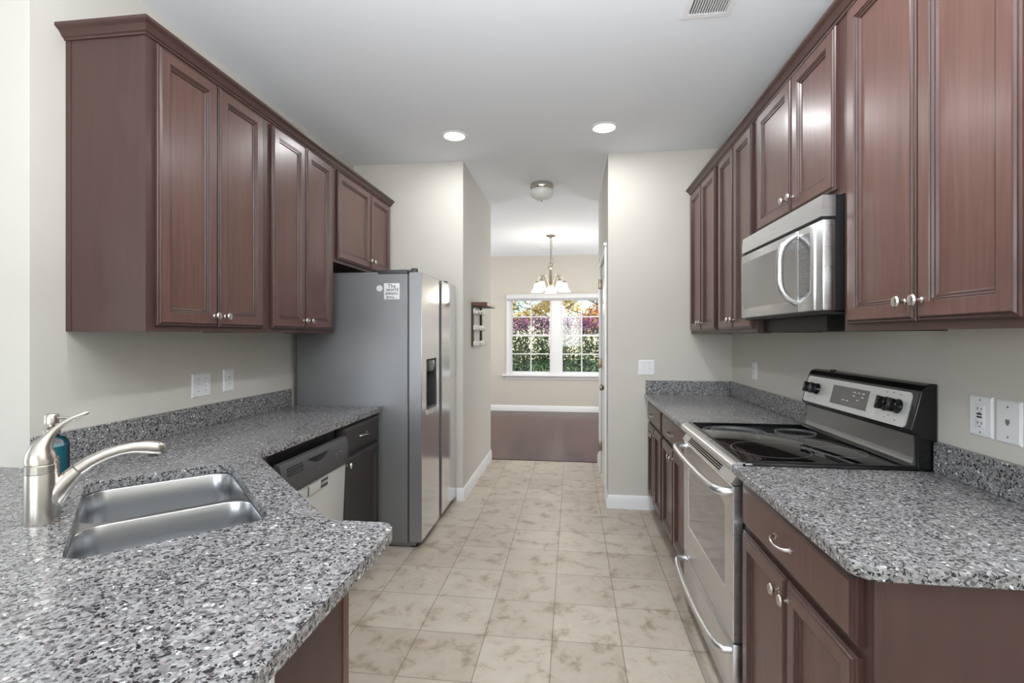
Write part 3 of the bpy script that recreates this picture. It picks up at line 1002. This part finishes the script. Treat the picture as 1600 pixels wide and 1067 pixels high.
# ------------------------------------------------------------------ right worktops
XE = 0.557
rn = thing('countertop', 'grey granite worktop nearest the camera on the right, with a clipped corner', 'countertop', group='grey granite worktops')
MB().plate([(XE, 1.783), (XE, 1.068), (XE+0.004, 1.058), (XE+0.030, 1.036), (XE+0.042, 1.032), (XR-0.002, 1.032), (XR-0.002, 1.783)], [], ST, lambda u, v, w_: (u, v, ZT+w_)).build('slab', 'granite', rn, smooth=0, bevel=0.006)
MB().box(XR-0.021, XR-0.001, 1.032, 1.783, ZT, ZT+0.100, 0.002).build('backsplash', 'granite', rn, smooth=0)
rf = thing('countertop', 'grey granite worktop in the far right corner beyond the range', 'countertop', group='grey granite worktops')
MB().plate(rect(XE, XR-0.002, 2.578, YF-0.002), [], ST, lambda u, v, w_: (u, v, ZT+w_)).build('slab', 'granite', rf, smooth=0, bevel=0.006)
MB().box(XR-0.021, XR-0.001, 2.578, YF-0.002, ZT, ZT+0.105, 0.002).box(XE+0.01, XR-0.022, YF-0.022, YF-0.002, ZT, ZT+0.105, 0.002).build('backsplash', 'granite', rf, smooth=0)

# ------------------------------------------------------------------ range (local x = far to near, -y = front)
RO = 2.572
RW = 0.784
rg = thing('electric_range', 'stainless and black electric range with a glass cooktop on the right', 'range', (XR, RO, 0), R90)
def ly(x):
    return x-XR
bd = MB()
bd.box(0.004, RW-0.004, ly(0.603), -0.012, 0.03, 0.895)
bd.box(0.02, RW-0.02, ly(0.64), -0.05, 0.0, 0.03)
bd.build('body', 'black', rg, smooth=0)
MB().box(0.0, RW, ly(0.600), ly(0.625), 0.05, 0.893, 0.003).build('front_frame', 'black', rg)
ct = MB()
prof = [(ly(0.556), 0.880), (ly(0.550), 0.890), (ly(0.551), 0.903), (ly(0.558), 0.912), (ly(0.572), 0.9165), (ly(0.60), 0.917), (ly(0.60), 0.893), (ly(0.575), 0.884)]
ct.rings([[(x, y, z) for y, z in prof] for x in (0.0, RW)])
ct.build('front_trim', 'steel', rg)
ck = MB()
ck.box(0.0, RW, ly(0.588), ly(1.150), 0.893, 0.917, 0.004)
cko = ck.build('cooktop', 'bglass', rg)
rim = MB()
rim.plate(rect(0.0, RW, ly(0.586), ly(1.152)), [rrect(0.016, RW-0.016, ly(0.602), ly(1.138), 0.012, 4)], 0.006, lambda u, v, w_: (u, v, 0.9215+w_))
rim.build('cooktop_rim', 'black', cko, smooth=0, bevel=0.002)
def ring(cx, cy, r, name='burner_ring'):
    m = MB()
    n = 56
    a = [(cx+r*math.cos(2*PI*k/n), cy+r*math.sin(2*PI*k/n)) for k in range(n)]
    b = [(cx+(r-0.0018)*math.cos(2*PI*k/n), cy+(r-0.0018)*math.sin(2*PI*k/n)) for k in range(n)]
    m.plate(a, [b], 0.0004, lambda u, v, w_: (u, v, 0.9175+w_))
    m.build(name, 'ring', cko, smooth=0)
ring(0.20, ly(0.745), 0.100)
ring(0.20, ly(0.745), 0.135)
ring(0.565, ly(0.765), 0.140)
ring(0.185, ly(1.02), 0.085)
ring(0.575, ly(1.01), 0.092)
# oven door
od = MB()
DW0, DW1 = 0.012, RW-0.012
od.plate(rect(DW0, DW1, 0.275, 0.828), [[(0.10, 0.425), (0.675, 0.425), (0.675, 0.715), (0.665, 0.735), (0.64, 0.745), (0.135, 0.745), (0.11, 0.735), (0.10, 0.715)]], 0.036, lambda u, v, w_: (u, ly(0.562)-w_, v))
odo = od.build('oven_door', 'steel', rg, smooth=0, bevel=0.003)
MB().box(0.095, 0.68, ly(0.5665), ly(0.575), 0.42, 0.75).build('oven_window', 'mirror', odo, smooth=0)
hd = MB()
hp = [(0.028, 0.562), (0.028, 0.532), (0.045, 0.517), (0.09, 0.508), (0.22, 0.502), (0.392, 0.500), (0.564, 0.502), (0.694, 0.508), (0.739, 0.517), (0.756, 0.532), (0.756, 0.562)]
hd.tube([(a, ly(x), 0.805) for a, x in hp], [0.017, 0.017, 0.016, 0.0145, 0.013, 0.013, 0.013, 0.0145, 0.016, 0.017, 0.017], 14)
hd.build('handle', 'steel', odo, smooth=60)
vt = MB()
vprof = [(ly(0.562), 0.832), (ly(0.556), 0.838), (ly(0.575), 0.868), (ly(0.600), 0.874), (ly(0.600), 0.832)]
vt.rings([[(x, y, z) for y, z in vprof] for x in (DW0, DW1)])
vto = vt.build('vent_trim', 'steel', rg)
sl = MB()
for k in range(3):
    t = 0.25+0.25*k
    y_, z_ = ly(0.556+0.019*t), 0.838+0.030*t
    sl.box(0.12, 0.62, y_-0.002, y_+0.004, z_-0.002, z_+0.003)
sl.build('vent_slots', 'blackm', vto, smooth=0)
MB().box(DW0, DW1, ly(0.585), ly(0.60), 0.872, 0.885).build('shadow_gap', 'blackm', rg, smooth=0)
# storage drawer
sdo = MB().box(DW0, DW1, ly(0.562), ly(0.600), 0.055, 0.268, 0.004).build('storage_drawer', 'steel', rg)
hd = MB()
hp = [(0.030, 0.562), (0.030, 0.535), (0.05, 0.520), (0.10, 0.512), (0.25, 0.506), (0.392, 0.505), (0.534, 0.506), (0.684, 0.512), (0.734, 0.520), (0.754, 0.535), (0.754, 0.562)]
hd.tube([(a, ly(x), 0.242-0.02*(1-((a-0.392)/0.37)**2)) for a, x in hp], [0.013, 0.013, 0.013, 0.012, 0.011, 0.011, 0.011, 0.012, 0.013, 0.013, 0.013], 14)
hd.build('handle', 'steel', sdo, smooth=60)
# backguard
bg = MB()
prof = [(ly(1.150), 0.915), (ly(1.146), 1.025), (ly(1.140), 1.028), (ly(1.128), 1.040), (ly(1.160), 1.172), (ly(1.172), 1.190), (ly(1.190), 1.198), (-0.004, 1.198), (-0.004, 0.90), (ly(1.150), 0.90)]
bg.rings([[(x, y, z) for y, z in prof] for x in (0.0, RW)])
bgo = bg.build('backguard', 'black', rg, bevel=0.004)
# lower splash plate, slightly reflective
sp = MB()
prof = [(ly(1.118), 0.9195), (ly(1.132), 0.922), (ly(1.142), 0.932), (ly(1.146), 0.95), (ly(1.1455), 1.022), (ly(1.150), 1.022), (ly(1.152), 0.918)]
sp.rings([[(x, y, z) for y, z in prof] for x in (0.012, RW-0.012)])
sp.build('splash_plate', plain('dark_polished_metal', srgb(150, 150, 150), 0.24, metal=0.9), bgo)
# control panel lies on the sloped face
P0 = Vector((0, ly(1.128), 1.040))
P1 = Vector((0, ly(1.160), 1.172))
SV = (P1-P0).normalized()
SN = Vector((0, -SV.z, SV.y))
def slope(u, v, w_=0.0):
    q = P0+SV*v+SN*w_
    return (u, q.y, q.z)
cpn = MB().plate(rrect(0.020, RW-0.030, 0.004, 0.128, 0.014, 5), [], 0.004, lambda u, v, w_: slope(u, v, w_+0.004)).build('control_panel', plain('brushed_control_panel', srgb(226, 226, 225), 0.33, metal=0.35), bgo, smooth=0)
MB().plate(rect(0.262, 0.525, 0.026, 0.106), [], 0.003, lambda u, v, w_: slope(u, v, w_+0.0055)).build('display', plain('grey_display_glass', srgb(112, 112, 112), 0.12, metal=0.3), cpn, smooth=0)
KN = [(0.070, 0.072), (0.128, 0.072), (0.632, 0.072), (0.698, 0.072)]
rotk = SN.to_track_quat('Z', 'Y').to_matrix()
for (u, v) in KN:
    k = MB()
    k.lathe([(0.0, 0.004), (0.0265, 0.004), (0.0265, 0.008), (0.024, 0.012), (0.0235, 0.026), (0.021, 0.029), (0.0, 0.029)], 24, slope(u, v), rotk)
    bx = MB()
    mt = Matrix.Translation(Vector(slope(u, v, 0.030))) @ rotk.to_4x4()
    k.box(-0.006, 0.006, -0.024, 0.024, -0.006, 0.010, 0.003, rot=mt)
    k.build('knob', 'black', cpn)
for (u, v) in [(0.10, 0.112), (0.07, 0.028), (0.13, 0.028), (0.66, 0.118), (0.625, 0.116), (0.70, 0.114), (0.64, 0.024), (0.70, 0.022), (0.66, 0.034)]:
    MB().plate(rect(u-0.004, u+0.004, v-0.0015, v+0.0015), [], 0.0006, lambda p, q, w_: slope(p, q, w_+0.0048)).build('panel_mark', 'inkg', cpn, smooth=0)
for (u, v) in [(0.43, 0.09), (0.43, 0.075), (0.46, 0.09), (0.46, 0.06), (0.49, 0.09), (0.49, 0.075), (0.36, 0.05), (0.39, 0.05)]:
    MB().plate(rect(u-0.008, u+0.008, v-0.002, v+0.002), [], 0.0006, lambda p, q, w_: slope(p, q, w_+0.0064)).build('display_mark', 'white', cpn, smooth=0)
MB().lathe([(0.0, 1.197), (0.012, 1.197), (0.012, 1.203), (0.0, 1.203)], 12, (0.16, ly(1.195), 0)).build('vent_plug', 'blackm', bgo)

# ------------------------------------------------------------------ microwave
mw = thing('microwave', 'stainless over-the-range microwave with a bowed handle on the right wall', 'microwave', (XR, 2.545, 0), R90)
MW = 0.778
XF = 0.838
MB().box(0.004, MW-0.002, ly(0.882), -0.004, 1.442, 1.838).box(0.004, 0.60, ly(0.942), -0.01, 1.378, 1.442).box(0.004, MW-0.002, ly(0.855), -0.02, 1.436, 1.446).build('body', 'blackm', mw, smooth=0)
MB().box(0.0, MW, ly(XF+0.004), ly(0.884), 1.446, 1.756, 0.006).build('front_frame', 'steel', mw)
tp = MB()
prof = [(ly(XF), 1.766), (ly(XF), 1.80), (ly(XF+0.004), 1.838), (ly(0.884), 1.838), (ly(0.884), 1.766)]
tp.rings([[(x, y, z) for y, z in prof] for x in (0.0, MW)])
tp.build('vent_grille', 'steel', mw)
MB().box(0.004, MW-0.004, ly(XF+0.01), ly(0.884), 1.754, 1.768).build('seam', 'blackm', mw, smooth=0)
XD = 0.615
mdo = MB().box(0.003, XD-0.0015, ly(XF-0.004), ly(XF+0.03), 1.448, 1.752, 0.004).build('door', 'steel', mw)
MB().plate(rrect(0.022, XD-0.004, 1.492, 1.716, 0.014, 4), [], 0.003, lambda u, v, w_: (u, ly(XF-0.0048)-w_, v)).build('door_window', plain('grey_reflective_window', srgb(150, 150, 150), 0.10, metal=0.7), mdo, smooth=0)
MB().box(XD+0.0015, MW-0.045, ly(XF-0.004), ly(XF+0.03), 1.448, 1.752, 0.004).build('control_side', 'steel', mw)
MB().plate(rrect(XD+0.004, XD+0.095, 1.500, 1.726, 0.012, 4), [], 0.003, lambda u, v, w_: (u, ly(XF-0.0048)-w_, v)).build('control_panel', plain('grey_control_glass', srgb(128, 128, 128), 0.12, metal=0.6), mw, smooth=0)
hd = MB()
hp = []
for k in range(15):
    a = -1+2*k/14
    hp.append((XD-0.012-0.0*a, ly(XF-0.004-0.060*(1-a**4)), 1.608+0.128*a))
hd.tube(hp, [0.010]+[0.0125]*13+[0.010], 12)
hd.build('handle', 'steel', mdo, smooth=60)
for r_ in range(8):
    for c_ in range(3):
        MB().plate(rect(XD+0.022+0.022*c_, XD+0.031+0.022*c_, 1.525+0.022*r_, 1.5275+0.022*r_), [], 0.0006, lambda u, v, w_: (u, ly(XF-0.0082)-w_, v)).build('keypad_mark', 'inkg', mw, smooth=0)

# ------------------------------------------------------------------ outlets and switches (local x = along wall, -y out of wall)
def plate_thing(name, label, cat, loc, rotz, wd, ht=0.118):
    o = thing(name, label, cat, loc, rotz, {'outlet': 'power outlets on the walls', 'switch': 'double light switches'}.get(cat))
    m = MB()
    stepped(m, -wd/2, wd/2, -ht/2, ht/2, [(0, 0), (0, 0.0025), (0.005, 0.006)], lambda u, v, h: (u, -h, v))
    m.build('cover_plate', 'white', o, smooth=0)
    return o
def toggle(o, x, up=True):
    MB().box(x-0.005, x+0.005, -0.0066, -0.005, -0.012, 0.012).build('slot', 'ivory', o, smooth=0)
    s = 0.0045 if up else -0.0045
    t = MB().box(x-0.0038, x+0.0038, -0.018, -0.005, s-0.004, s+0.004, 0.0015)
    t.build('toggle', 'white', o)
def screws(o, pts):
    for (x, z) in pts:
        MB().lathe([(0.0, 0.0), (0.0028, 0.0), (0.0028, 0.0008), (0.0, 0.0012)], 10, (x, -0.006, z), Matrix.Rotation(PI/2, 3, 'X')).build('screw', 'inkg', o)
def decora(o, slots=True):
    MB().box(-0.0165, 0.0165, -0.0075, -0.005, -0.0335, 0.0335, 0.001).build('insert', 'white', o)
def holes(o, z):
    m = MB()
    m.box(-0.0075, -0.0055, -0.0082, -0.007, z-0.004, z+0.004)
    m.box(0.0055, 0.0075, -0.0082, -0.007, z-0.004, z+0.004)
    m.box(-0.002, 0.002, -0.0082, -0.007, z-0.012, z-0.009)
    m.build('socket_slots', 'slot', o, smooth=0)
s1 = plate_thing('light_switch', 'white double toggle switch plate above the left backsplash', 'switch', (XL, 2.225, 1.114), L90, 0.125)
toggle(s1, -0.023, False); toggle(s1, 0.023, True); screws(s1, [(-0.023, 0.03), (0.023, 0.03), (-0.023, -0.03), (0.023, -0.03)])
s2 = plate_thing('power_outlet', 'white outlet beside the double switch on the left wall', 'outlet', (XL, 2.418, 1.12), L90, 0.078)
decora(s2); holes(s2, 0.018); holes(s2, -0.018)
s3_ = plate_thing('light_switch', 'white double toggle switch plate on the facing wall by the hall', 'switch', (0.575, YF, 1.112), 0, 0.125)
toggle(s3_, -0.023, False); toggle(s3_, 0.023, False); screws(s3_, [(-0.023, 0.03), (0.023, 0.03), (-0.023, -0.03), (0.023, -0.03)])
s4 = plate_thing('power_outlet', 'cream outlet on the right wall above the far worktop', 'outlet', (XR, 3.44, 1.126), R90, 0.078)
decora(s4); holes(s4, 0.018); holes(s4, -0.018)
s5 = plate_thing('power_outlet', 'white safety outlet with test buttons on the right wall near the range', 'outlet', (XR, 1.615, 1.120), R90, 0.084, 0.122)
decora(s5); holes(s5, 0.022); holes(s5, -0.020); screws(s5, [(0, 0.048), (0, -0.048)])
MB().box(-0.008, 0.008, -0.0095, -0.007, 0.004, 0.009).box(-0.008, 0.008, -0.0095, -0.007, -0.005, 0.0).build('test_button', 'slot', s5, smooth=0)
s6 = plate_thing('phone_jack', 'white phone jack plate beside the safety outlet on the right wall', 'phone jack', (XR, 1.522, 1.118), R90, 0.080, 0.122)
MB().box(-0.006, 0.006, -0.0075, -0.0055, -0.004, 0.007).box(-0.003, 0.003, -0.0076, -0.0055, -0.009, -0.003).build('socket', 'inkg', s6, smooth=0)
screws(s6, [(0, 0.042), (0, -0.042)])

# ------------------------------------------------------------------ key rack on the hall wall
kr = thing('key_rack', 'dark wooden key rack with small shelf and rows of hooks on the hall wall', 'key rack', (XHL, 4.26, 1.265))
for y in (0.0, 0.40):
    MB().box(0.0, 0.020, y, y+0.04, 0.0, 0.39, 0.002).build('upright', 'rackpale', kr, smooth=0)
MB().box(0.0, 0.145, -0.005, 0.445, 0.362, 0.395, 0.002).build('shelf', 'rackwood', kr, smooth=0)
for z in (0.005, 0.150, 0.295):
    ro = MB().box(0.018, 0.030, 0.0, 0.44, z, z+0.042, 0.002).build('hook_rail', 'ivory', kr, smooth=0)  # pale colour stands in for window light on the dark rail
    for k in range(4):
        y = 0.06+0.105*k
        MB().tube([(0.030, y, z+0.034), (0.036, y, z+0.030), (0.038, y, z+0.006), (0.046, y, z-0.006), (0.060, y, z-0.004), (0.066, y, z+0.010), (0.067, y, z+0.024)], 0.0032, 8).build('hook', 'nickel', ro)

# ------------------------------------------------------------------ ceiling fittings
def downlight(label, x, y, power):
    o = thing('recessed_light', label, 'ceiling light', (x, y, ZC), 0, 'recessed ceiling downlights')
    MB().lathe([(0.074, -0.0035), (0.078, -0.0065), (0.092, -0.005), (0.096, 0.0), (0.074, 0.0)], 32, cap0=False, cap1=False).build('trim_ring', 'trim', o)
    MB().lathe([(0.0, -0.0045), (0.074, -0.004), (0.074, -0.001), (0.0, -0.001)], 32, cap0=False, cap1=False).build('lens', 'canlight', o)
    lamp('downlight_lamp', 'AREA', (x, y, ZC-0.012), (0, 0, 0), power, (0.97, 0.985, 1.0), shape='DISK', size=0.15)
downlight('round lit recessed ceiling light on the left, in front of the hall', -0.844, 3.427, 6.0)
downlight('round lit recessed ceiling light on the right, in front of the hall', 0.218, 3.418, 6.5)
for x, y, power in ((-0.85, 0.45, 4.0), (0.218, 1.45, 12.0)):   # the nearer pair of the same row, above the picture
    lamp('near_downlight_lamp', 'AREA', (x, y, ZC-0.012), (0, 0, 0), power, (0.97, 0.985, 1.0), shape='DISK', size=0.15)

fm = thing('flush_ceiling_light', 'unlit white glass dome light with nickel rim on the hall ceiling', 'ceiling light', (-0.287, 4.60, ZC))
MB().lathe([(0.0, 0.0), (0.098, 0.0), (0.108, -0.012), (0.112, -0.035), (0.106, -0.060), (0.100, -0.066), (0.0, -0.066)], 36).build('rim', 'nickel', fm)
MB().lathe([(0.104, -0.062), (0.112, -0.075), (0.110, -0.100), (0.094, -0.128), (0.065, -0.148), (0.030, -0.158), (0.0, -0.160)], 36, cap0=False).build('lamp_shade', 'dome', fm)
MB().lathe([(0.0, -0.158), (0.010, -0.159), (0.010, -0.168), (0.0, -0.171)], 14).build('finial', 'nickel', fm)

def vent(name, label, x0, x1, y0, y1, along_x=True, n=14):
    o = thing(name, label, 'air vent', ((x0+x1)/2, (y0+y1)/2, ZC), 0, 'white ceiling air registers')
    a, b = (x1-x0)/2, (y1-y0)/2
    m = MB()
    m.plate(rect(-a, a, -b, b), [rect(-a+0.028, a-0.028, -b+0.028, b-0.028)], 0.008, lambda u, v, w_: (u, v, w_))
    m.build('frame', 'trim', o, smooth=0, bevel=0.002)
    MB().box(-a+0.02, a-0.02, -b+0.02, b-0.02, -0.002, -0.0005).build('backing', 'blackm', o, smooth=0)
    s = MB()
    if along_x:
        for k in range(n):
            x = -a+0.03+(2*a-0.06)*(k+0.5)/n
            s.box(x-0.0012, x+0.0035, -b+0.026+0.055, b-0.026, -0.009, -0.002)
        s.box(-a+0.026, a-0.026, -b+0.026, -b+0.034, -0.009, -0.003).box(-a+0.026, a-0.026, -b+0.040, -b+0.052, -0.0105, -0.003).box(-a+0.026, a-0.026, -b+0.056, -b+0.072, -0.009, -0.003)
    else:
        for k in range(5):
            y = -b+0.03+(2*b-0.06)*(k+0.5)/5
            s.box(-a+0.026, a-0.026, y-0.002, y+0.002, -0.008, -0.002)
    s.build('slat', 'trim', o, smooth=0)
    return o
v = vent('ceiling_vent', 'white ceiling air register at the top of the picture', 0.488, 0.700, -0.16, 0.16, True)
v.location = (0.594, 2.123, ZC)
v.rotation_euler = (0, 0, PI)
for c_ in v.children:
    if c_.name.startswith('slat'):
        c_.rotation_euler = (0, 0, PI)
vent('ceiling_vent', 'slim white ceiling air register beyond the chandelier', -0.52, -0.20, 7.95, 8.07, False)

# chandelier
ch = thing('chandelier', 'bronze five-arm chandelier with frosted bell shades in the dining room', 'chandelier', (-0.31, 7.0, ZC))
MB().lathe([(0.0, 0.0), (0.065, 0.0), (0.066, -0.008), (0.050, -0.018), (0.018, -0.026), (0.010, -0.045), (0.0, -0.046)], 24).build('canopy', 'brass', ch)
cn = MB()
z = -0.045
k = 0
while z > -0.40:
    n = 12
    pts = []
    for i in range(n+1):
        a = 2*PI*i/n
        dx, dz = 0.008*math.cos(a), 0.015*math.sin(a)
        pts.append((dx, 0, z-0.015+dz) if k % 2 == 0 else (0, dx, z-0.015+dz))
    cn.tube(pts, 0.0028, 6, cap=False)
    z -= 0.023
    k += 1
cn.tube([(0.01, 0, -0.05), (0.02, 0.01, -0.16), (0.008, 0.0, -0.28), (0.035, 0.0, -0.36), (0.04, 0, -0.40), (0.01, 0, -0.44)], 0.003, 6)
cn.build('chain', 'brass', ch)
MB().tube([(0.028*math.cos(2*PI*i/16), 0, -0.42+0.028*math.sin(2*PI*i/16)) for i in range(17)], 0.004, 6, cap=False).lathe(
    [(0.0, -0.445), (0.02, -0.450), (0.045, -0.468), (0.030, -0.480), (0.020, -0.492), (0.017, -0.52), (0.020, -0.62), (0.017, -0.66), (0.030, -0.69), (0.036, -0.715), (0.028, -0.74), (0.012, -0.755), (0.010, -0.77), (0.0, -0.775)], 20).build('column', 'brass', ch)
for i in range(5):
    a = math.radians(20+72*i)
    ca, sa = math.cos(a), math.sin(a)
    pts = []
    for (r_, z_) in ((0.02, -0.71), (0.05, -0.70), (0.075, -0.655), (0.095, -0.60), (0.125, -0.575), (0.160, -0.575), (0.19, -0.60), (0.205, -0.635), (0.21, -0.655)):
        pts.append((r_*ca, r_*sa, z_))
    ao = MB().tube(pts, 0.006, 8).lathe([(0.0, -0.645), (0.018, -0.650), (0.030, -0.668), (0.028, -0.680), (0.0, -0.682)], 14, (0.21*ca, 0.21*sa, 0)).build('arm', 'brass', ch)
    s = MB()
    rs = []
    for r_, z_, fl in ((0.028, -0.672, 0), (0.036, -0.690, 0), (0.044, -0.725, 0.02), (0.056, -0.765, 0.05), (0.076, -0.800, 0.09), (0.082, -0.806, 0.1), (0.072, -0.798, 0.09), (0.052, -0.763, 0.05), (0.040, -0.725, 0.02), (0.030, -0.695, 0)):
        rs.append([(0.21*ca+r_*(1+fl*math.cos(6*t))*math.cos(t), 0.21*sa+r_*(1+fl*math.cos(6*t))*math.sin(t), z_) for t in [2*PI*q/36 for q in range(36)]])
    s.rings(rs, False, True)
    s.build('lamp_shade', 'frost', ao, smooth=60)
lamp('chandelier_lamp', 'POINT', (-0.31, 7.0, 1.93), (0, 0, 0), 25, (1, 0.9, 0.76), shadow_soft_size=0.15)

# ------------------------------------------------------------------ outside the dining window
o = struct(MB().box(-14, 14, YB+0.14, 34, -0.35, -0.30), 'floor_outside_lawn', 'lawn', smooth=0)
o.name = 'lawn'
dvo = MB().box(-12, 12, 9.6, 19, -0.30, -0.285).build('driveway', 'drive', smooth=0)
dvo['kind'] = 'structure'

def leaves(m, n, fn, size):
    bm = m.bm
    for i in range(n):
        p = Vector(fn())
        s = size*random.uniform(0.6, 1.3)
        a = Vector((random.gauss(0, 1), random.gauss(0, 1), random.gauss(0, 1))).normalized()
        b = a.cross(Vector((random.gauss(0, 1), random.gauss(0, 1), random.gauss(0, 1)))).normalized()
        c = a.cross(b)
        v = [bm.verts.new(p-a*s), bm.verts.new(p+b*s*0.42+c*s*0.1), bm.verts.new(p+a*s), bm.verts.new(p-b*s*0.42+c*s*0.1)]
        bm.faces.new(v)
    return m
def block(rx, ry, z0, z1):
    return lambda: (random.uniform(-rx, rx), random.uniform(-ry, ry), random.triangular(z0, z1, z0*0.4+z1*0.6))
def ell(cx, cy, cz, rx, ry, rz, shell=0.35):
    def f():
        d = Vector((random.gauss(0, 1), random.gauss(0, 1), random.gauss(0, 1))).normalized()
        r = random.uniform(shell, 1)**0.6
        return (cx+d.x*rx*r, cy+d.y*ry*r, cz+d.z*rz*r)
    return f
sh_front = ['leafy green shrub with pink-purple top outside the left edge of the dining window',
            'leafy green shrub with pink-purple top outside, left of the window mullion',
            'leafy green shrub with pink-purple top outside, just right of the window mullion',
            'leafy green shrub with pink-purple top outside the right edge of the dining window']
sh_back = ['taller shrub behind the front hedge, at the left of the dining window',
           'taller shrub behind the front hedge, behind the window mullion',
           'taller shrub behind the front hedge, at the right of the dining window']
spots = [(-1.95+0.98*i, 11.2, l) for i, l in enumerate(sh_front)]+[(-1.55+1.08*i, 12.15, l) for i, l in enumerate(sh_back)]
for i, (x, y, lab) in enumerate(spots):
    y += random.uniform(-0.05, 0.05)
    t = thing('shrub', lab, 'shrub', (x, y, -0.30), 0, 'hedge shrubs outside the dining window')
    def local(fn, t=t):
        return lambda: tuple(Vector(fn())-Vector(t.location))
    m = MB()
    for k in range(7):
        a = random.uniform(0, 2*PI)
        m.tube([(0.03*math.cos(a), 0.03*math.sin(a), 0), (0.15*math.cos(a), 0.12*math.sin(a), 0.6), (0.34*math.cos(a), 0.25*math.sin(a), 1.6)], [0.02, 0.014, 0.005], 6)
    m.build('stem', 'bark', t)
    leaves(MB(), 1650, block(0.46, 0.38, 0.1, 2.0 if i < 4 else 2.25), 0.045).build('foliage', 'lf_green', t, smooth=0, recalc=False)
    leaves(MB(), 650, block(0.45, 0.38, 1.65, 2.15), 0.034).build('flowering_top', 'lf_purple', t, smooth=0, recalc=False)
tr = [('golden autumn tree outside the left part of the dining window', -3.0, 16.0, 4.6, 'lf_gold'),
      ('orange autumn tree outside the right part of the dining window', 1.6, 17.0, 4.9, 'lf_orange'),
      ('golden autumn tree further off behind the middle of the dining window', -0.7, 21.5, 5.6, 'lf_gold'),
      ('green tree in the distance beyond the autumn trees', -4.5, 25.0, 6.0, 'lf_green'),
      ('green tree far beyond the driveway on the right', 2.8, 26.0, 6.0, 'lf_green')]
for lab, x, y, h, mt in tr:
    t = thing('tree', lab, 'tree', (x, y, -0.30), 0, 'trees beyond the hedge')
    m = MB()
    m.tube([(0, 0, 0), (0.05, 0, h*0.3), (-0.05, 0.05, h*0.6), (0, 0, h*0.9)], [0.14, 0.11, 0.07, 0.02], 10)
    for k in range(14):
        a = random.uniform(0, 2*PI)
        z0 = h*random.uniform(0.3, 0.75)
        m.tube([(0, 0, z0), (0.7*math.cos(a), 0.7*math.sin(a), z0+0.4), (1.7*math.cos(a), 1.5*math.sin(a), z0+0.7)], [0.045, 0.03, 0.01], 6)
    m.build('trunk', 'bark', t)
    m = MB()
    for k in range(22):
        a = random.uniform(0, 2*PI)
        r_ = random.uniform(0.2, 1.9)
        leaves(m, 330, ell(r_*math.cos(a), r_*math.sin(a), h*random.uniform(0.42, 1.0), 0.7, 0.7, 0.4, 0.0), 0.07)
    m.build('foliage', mt, t, smooth=0, recalc=False)
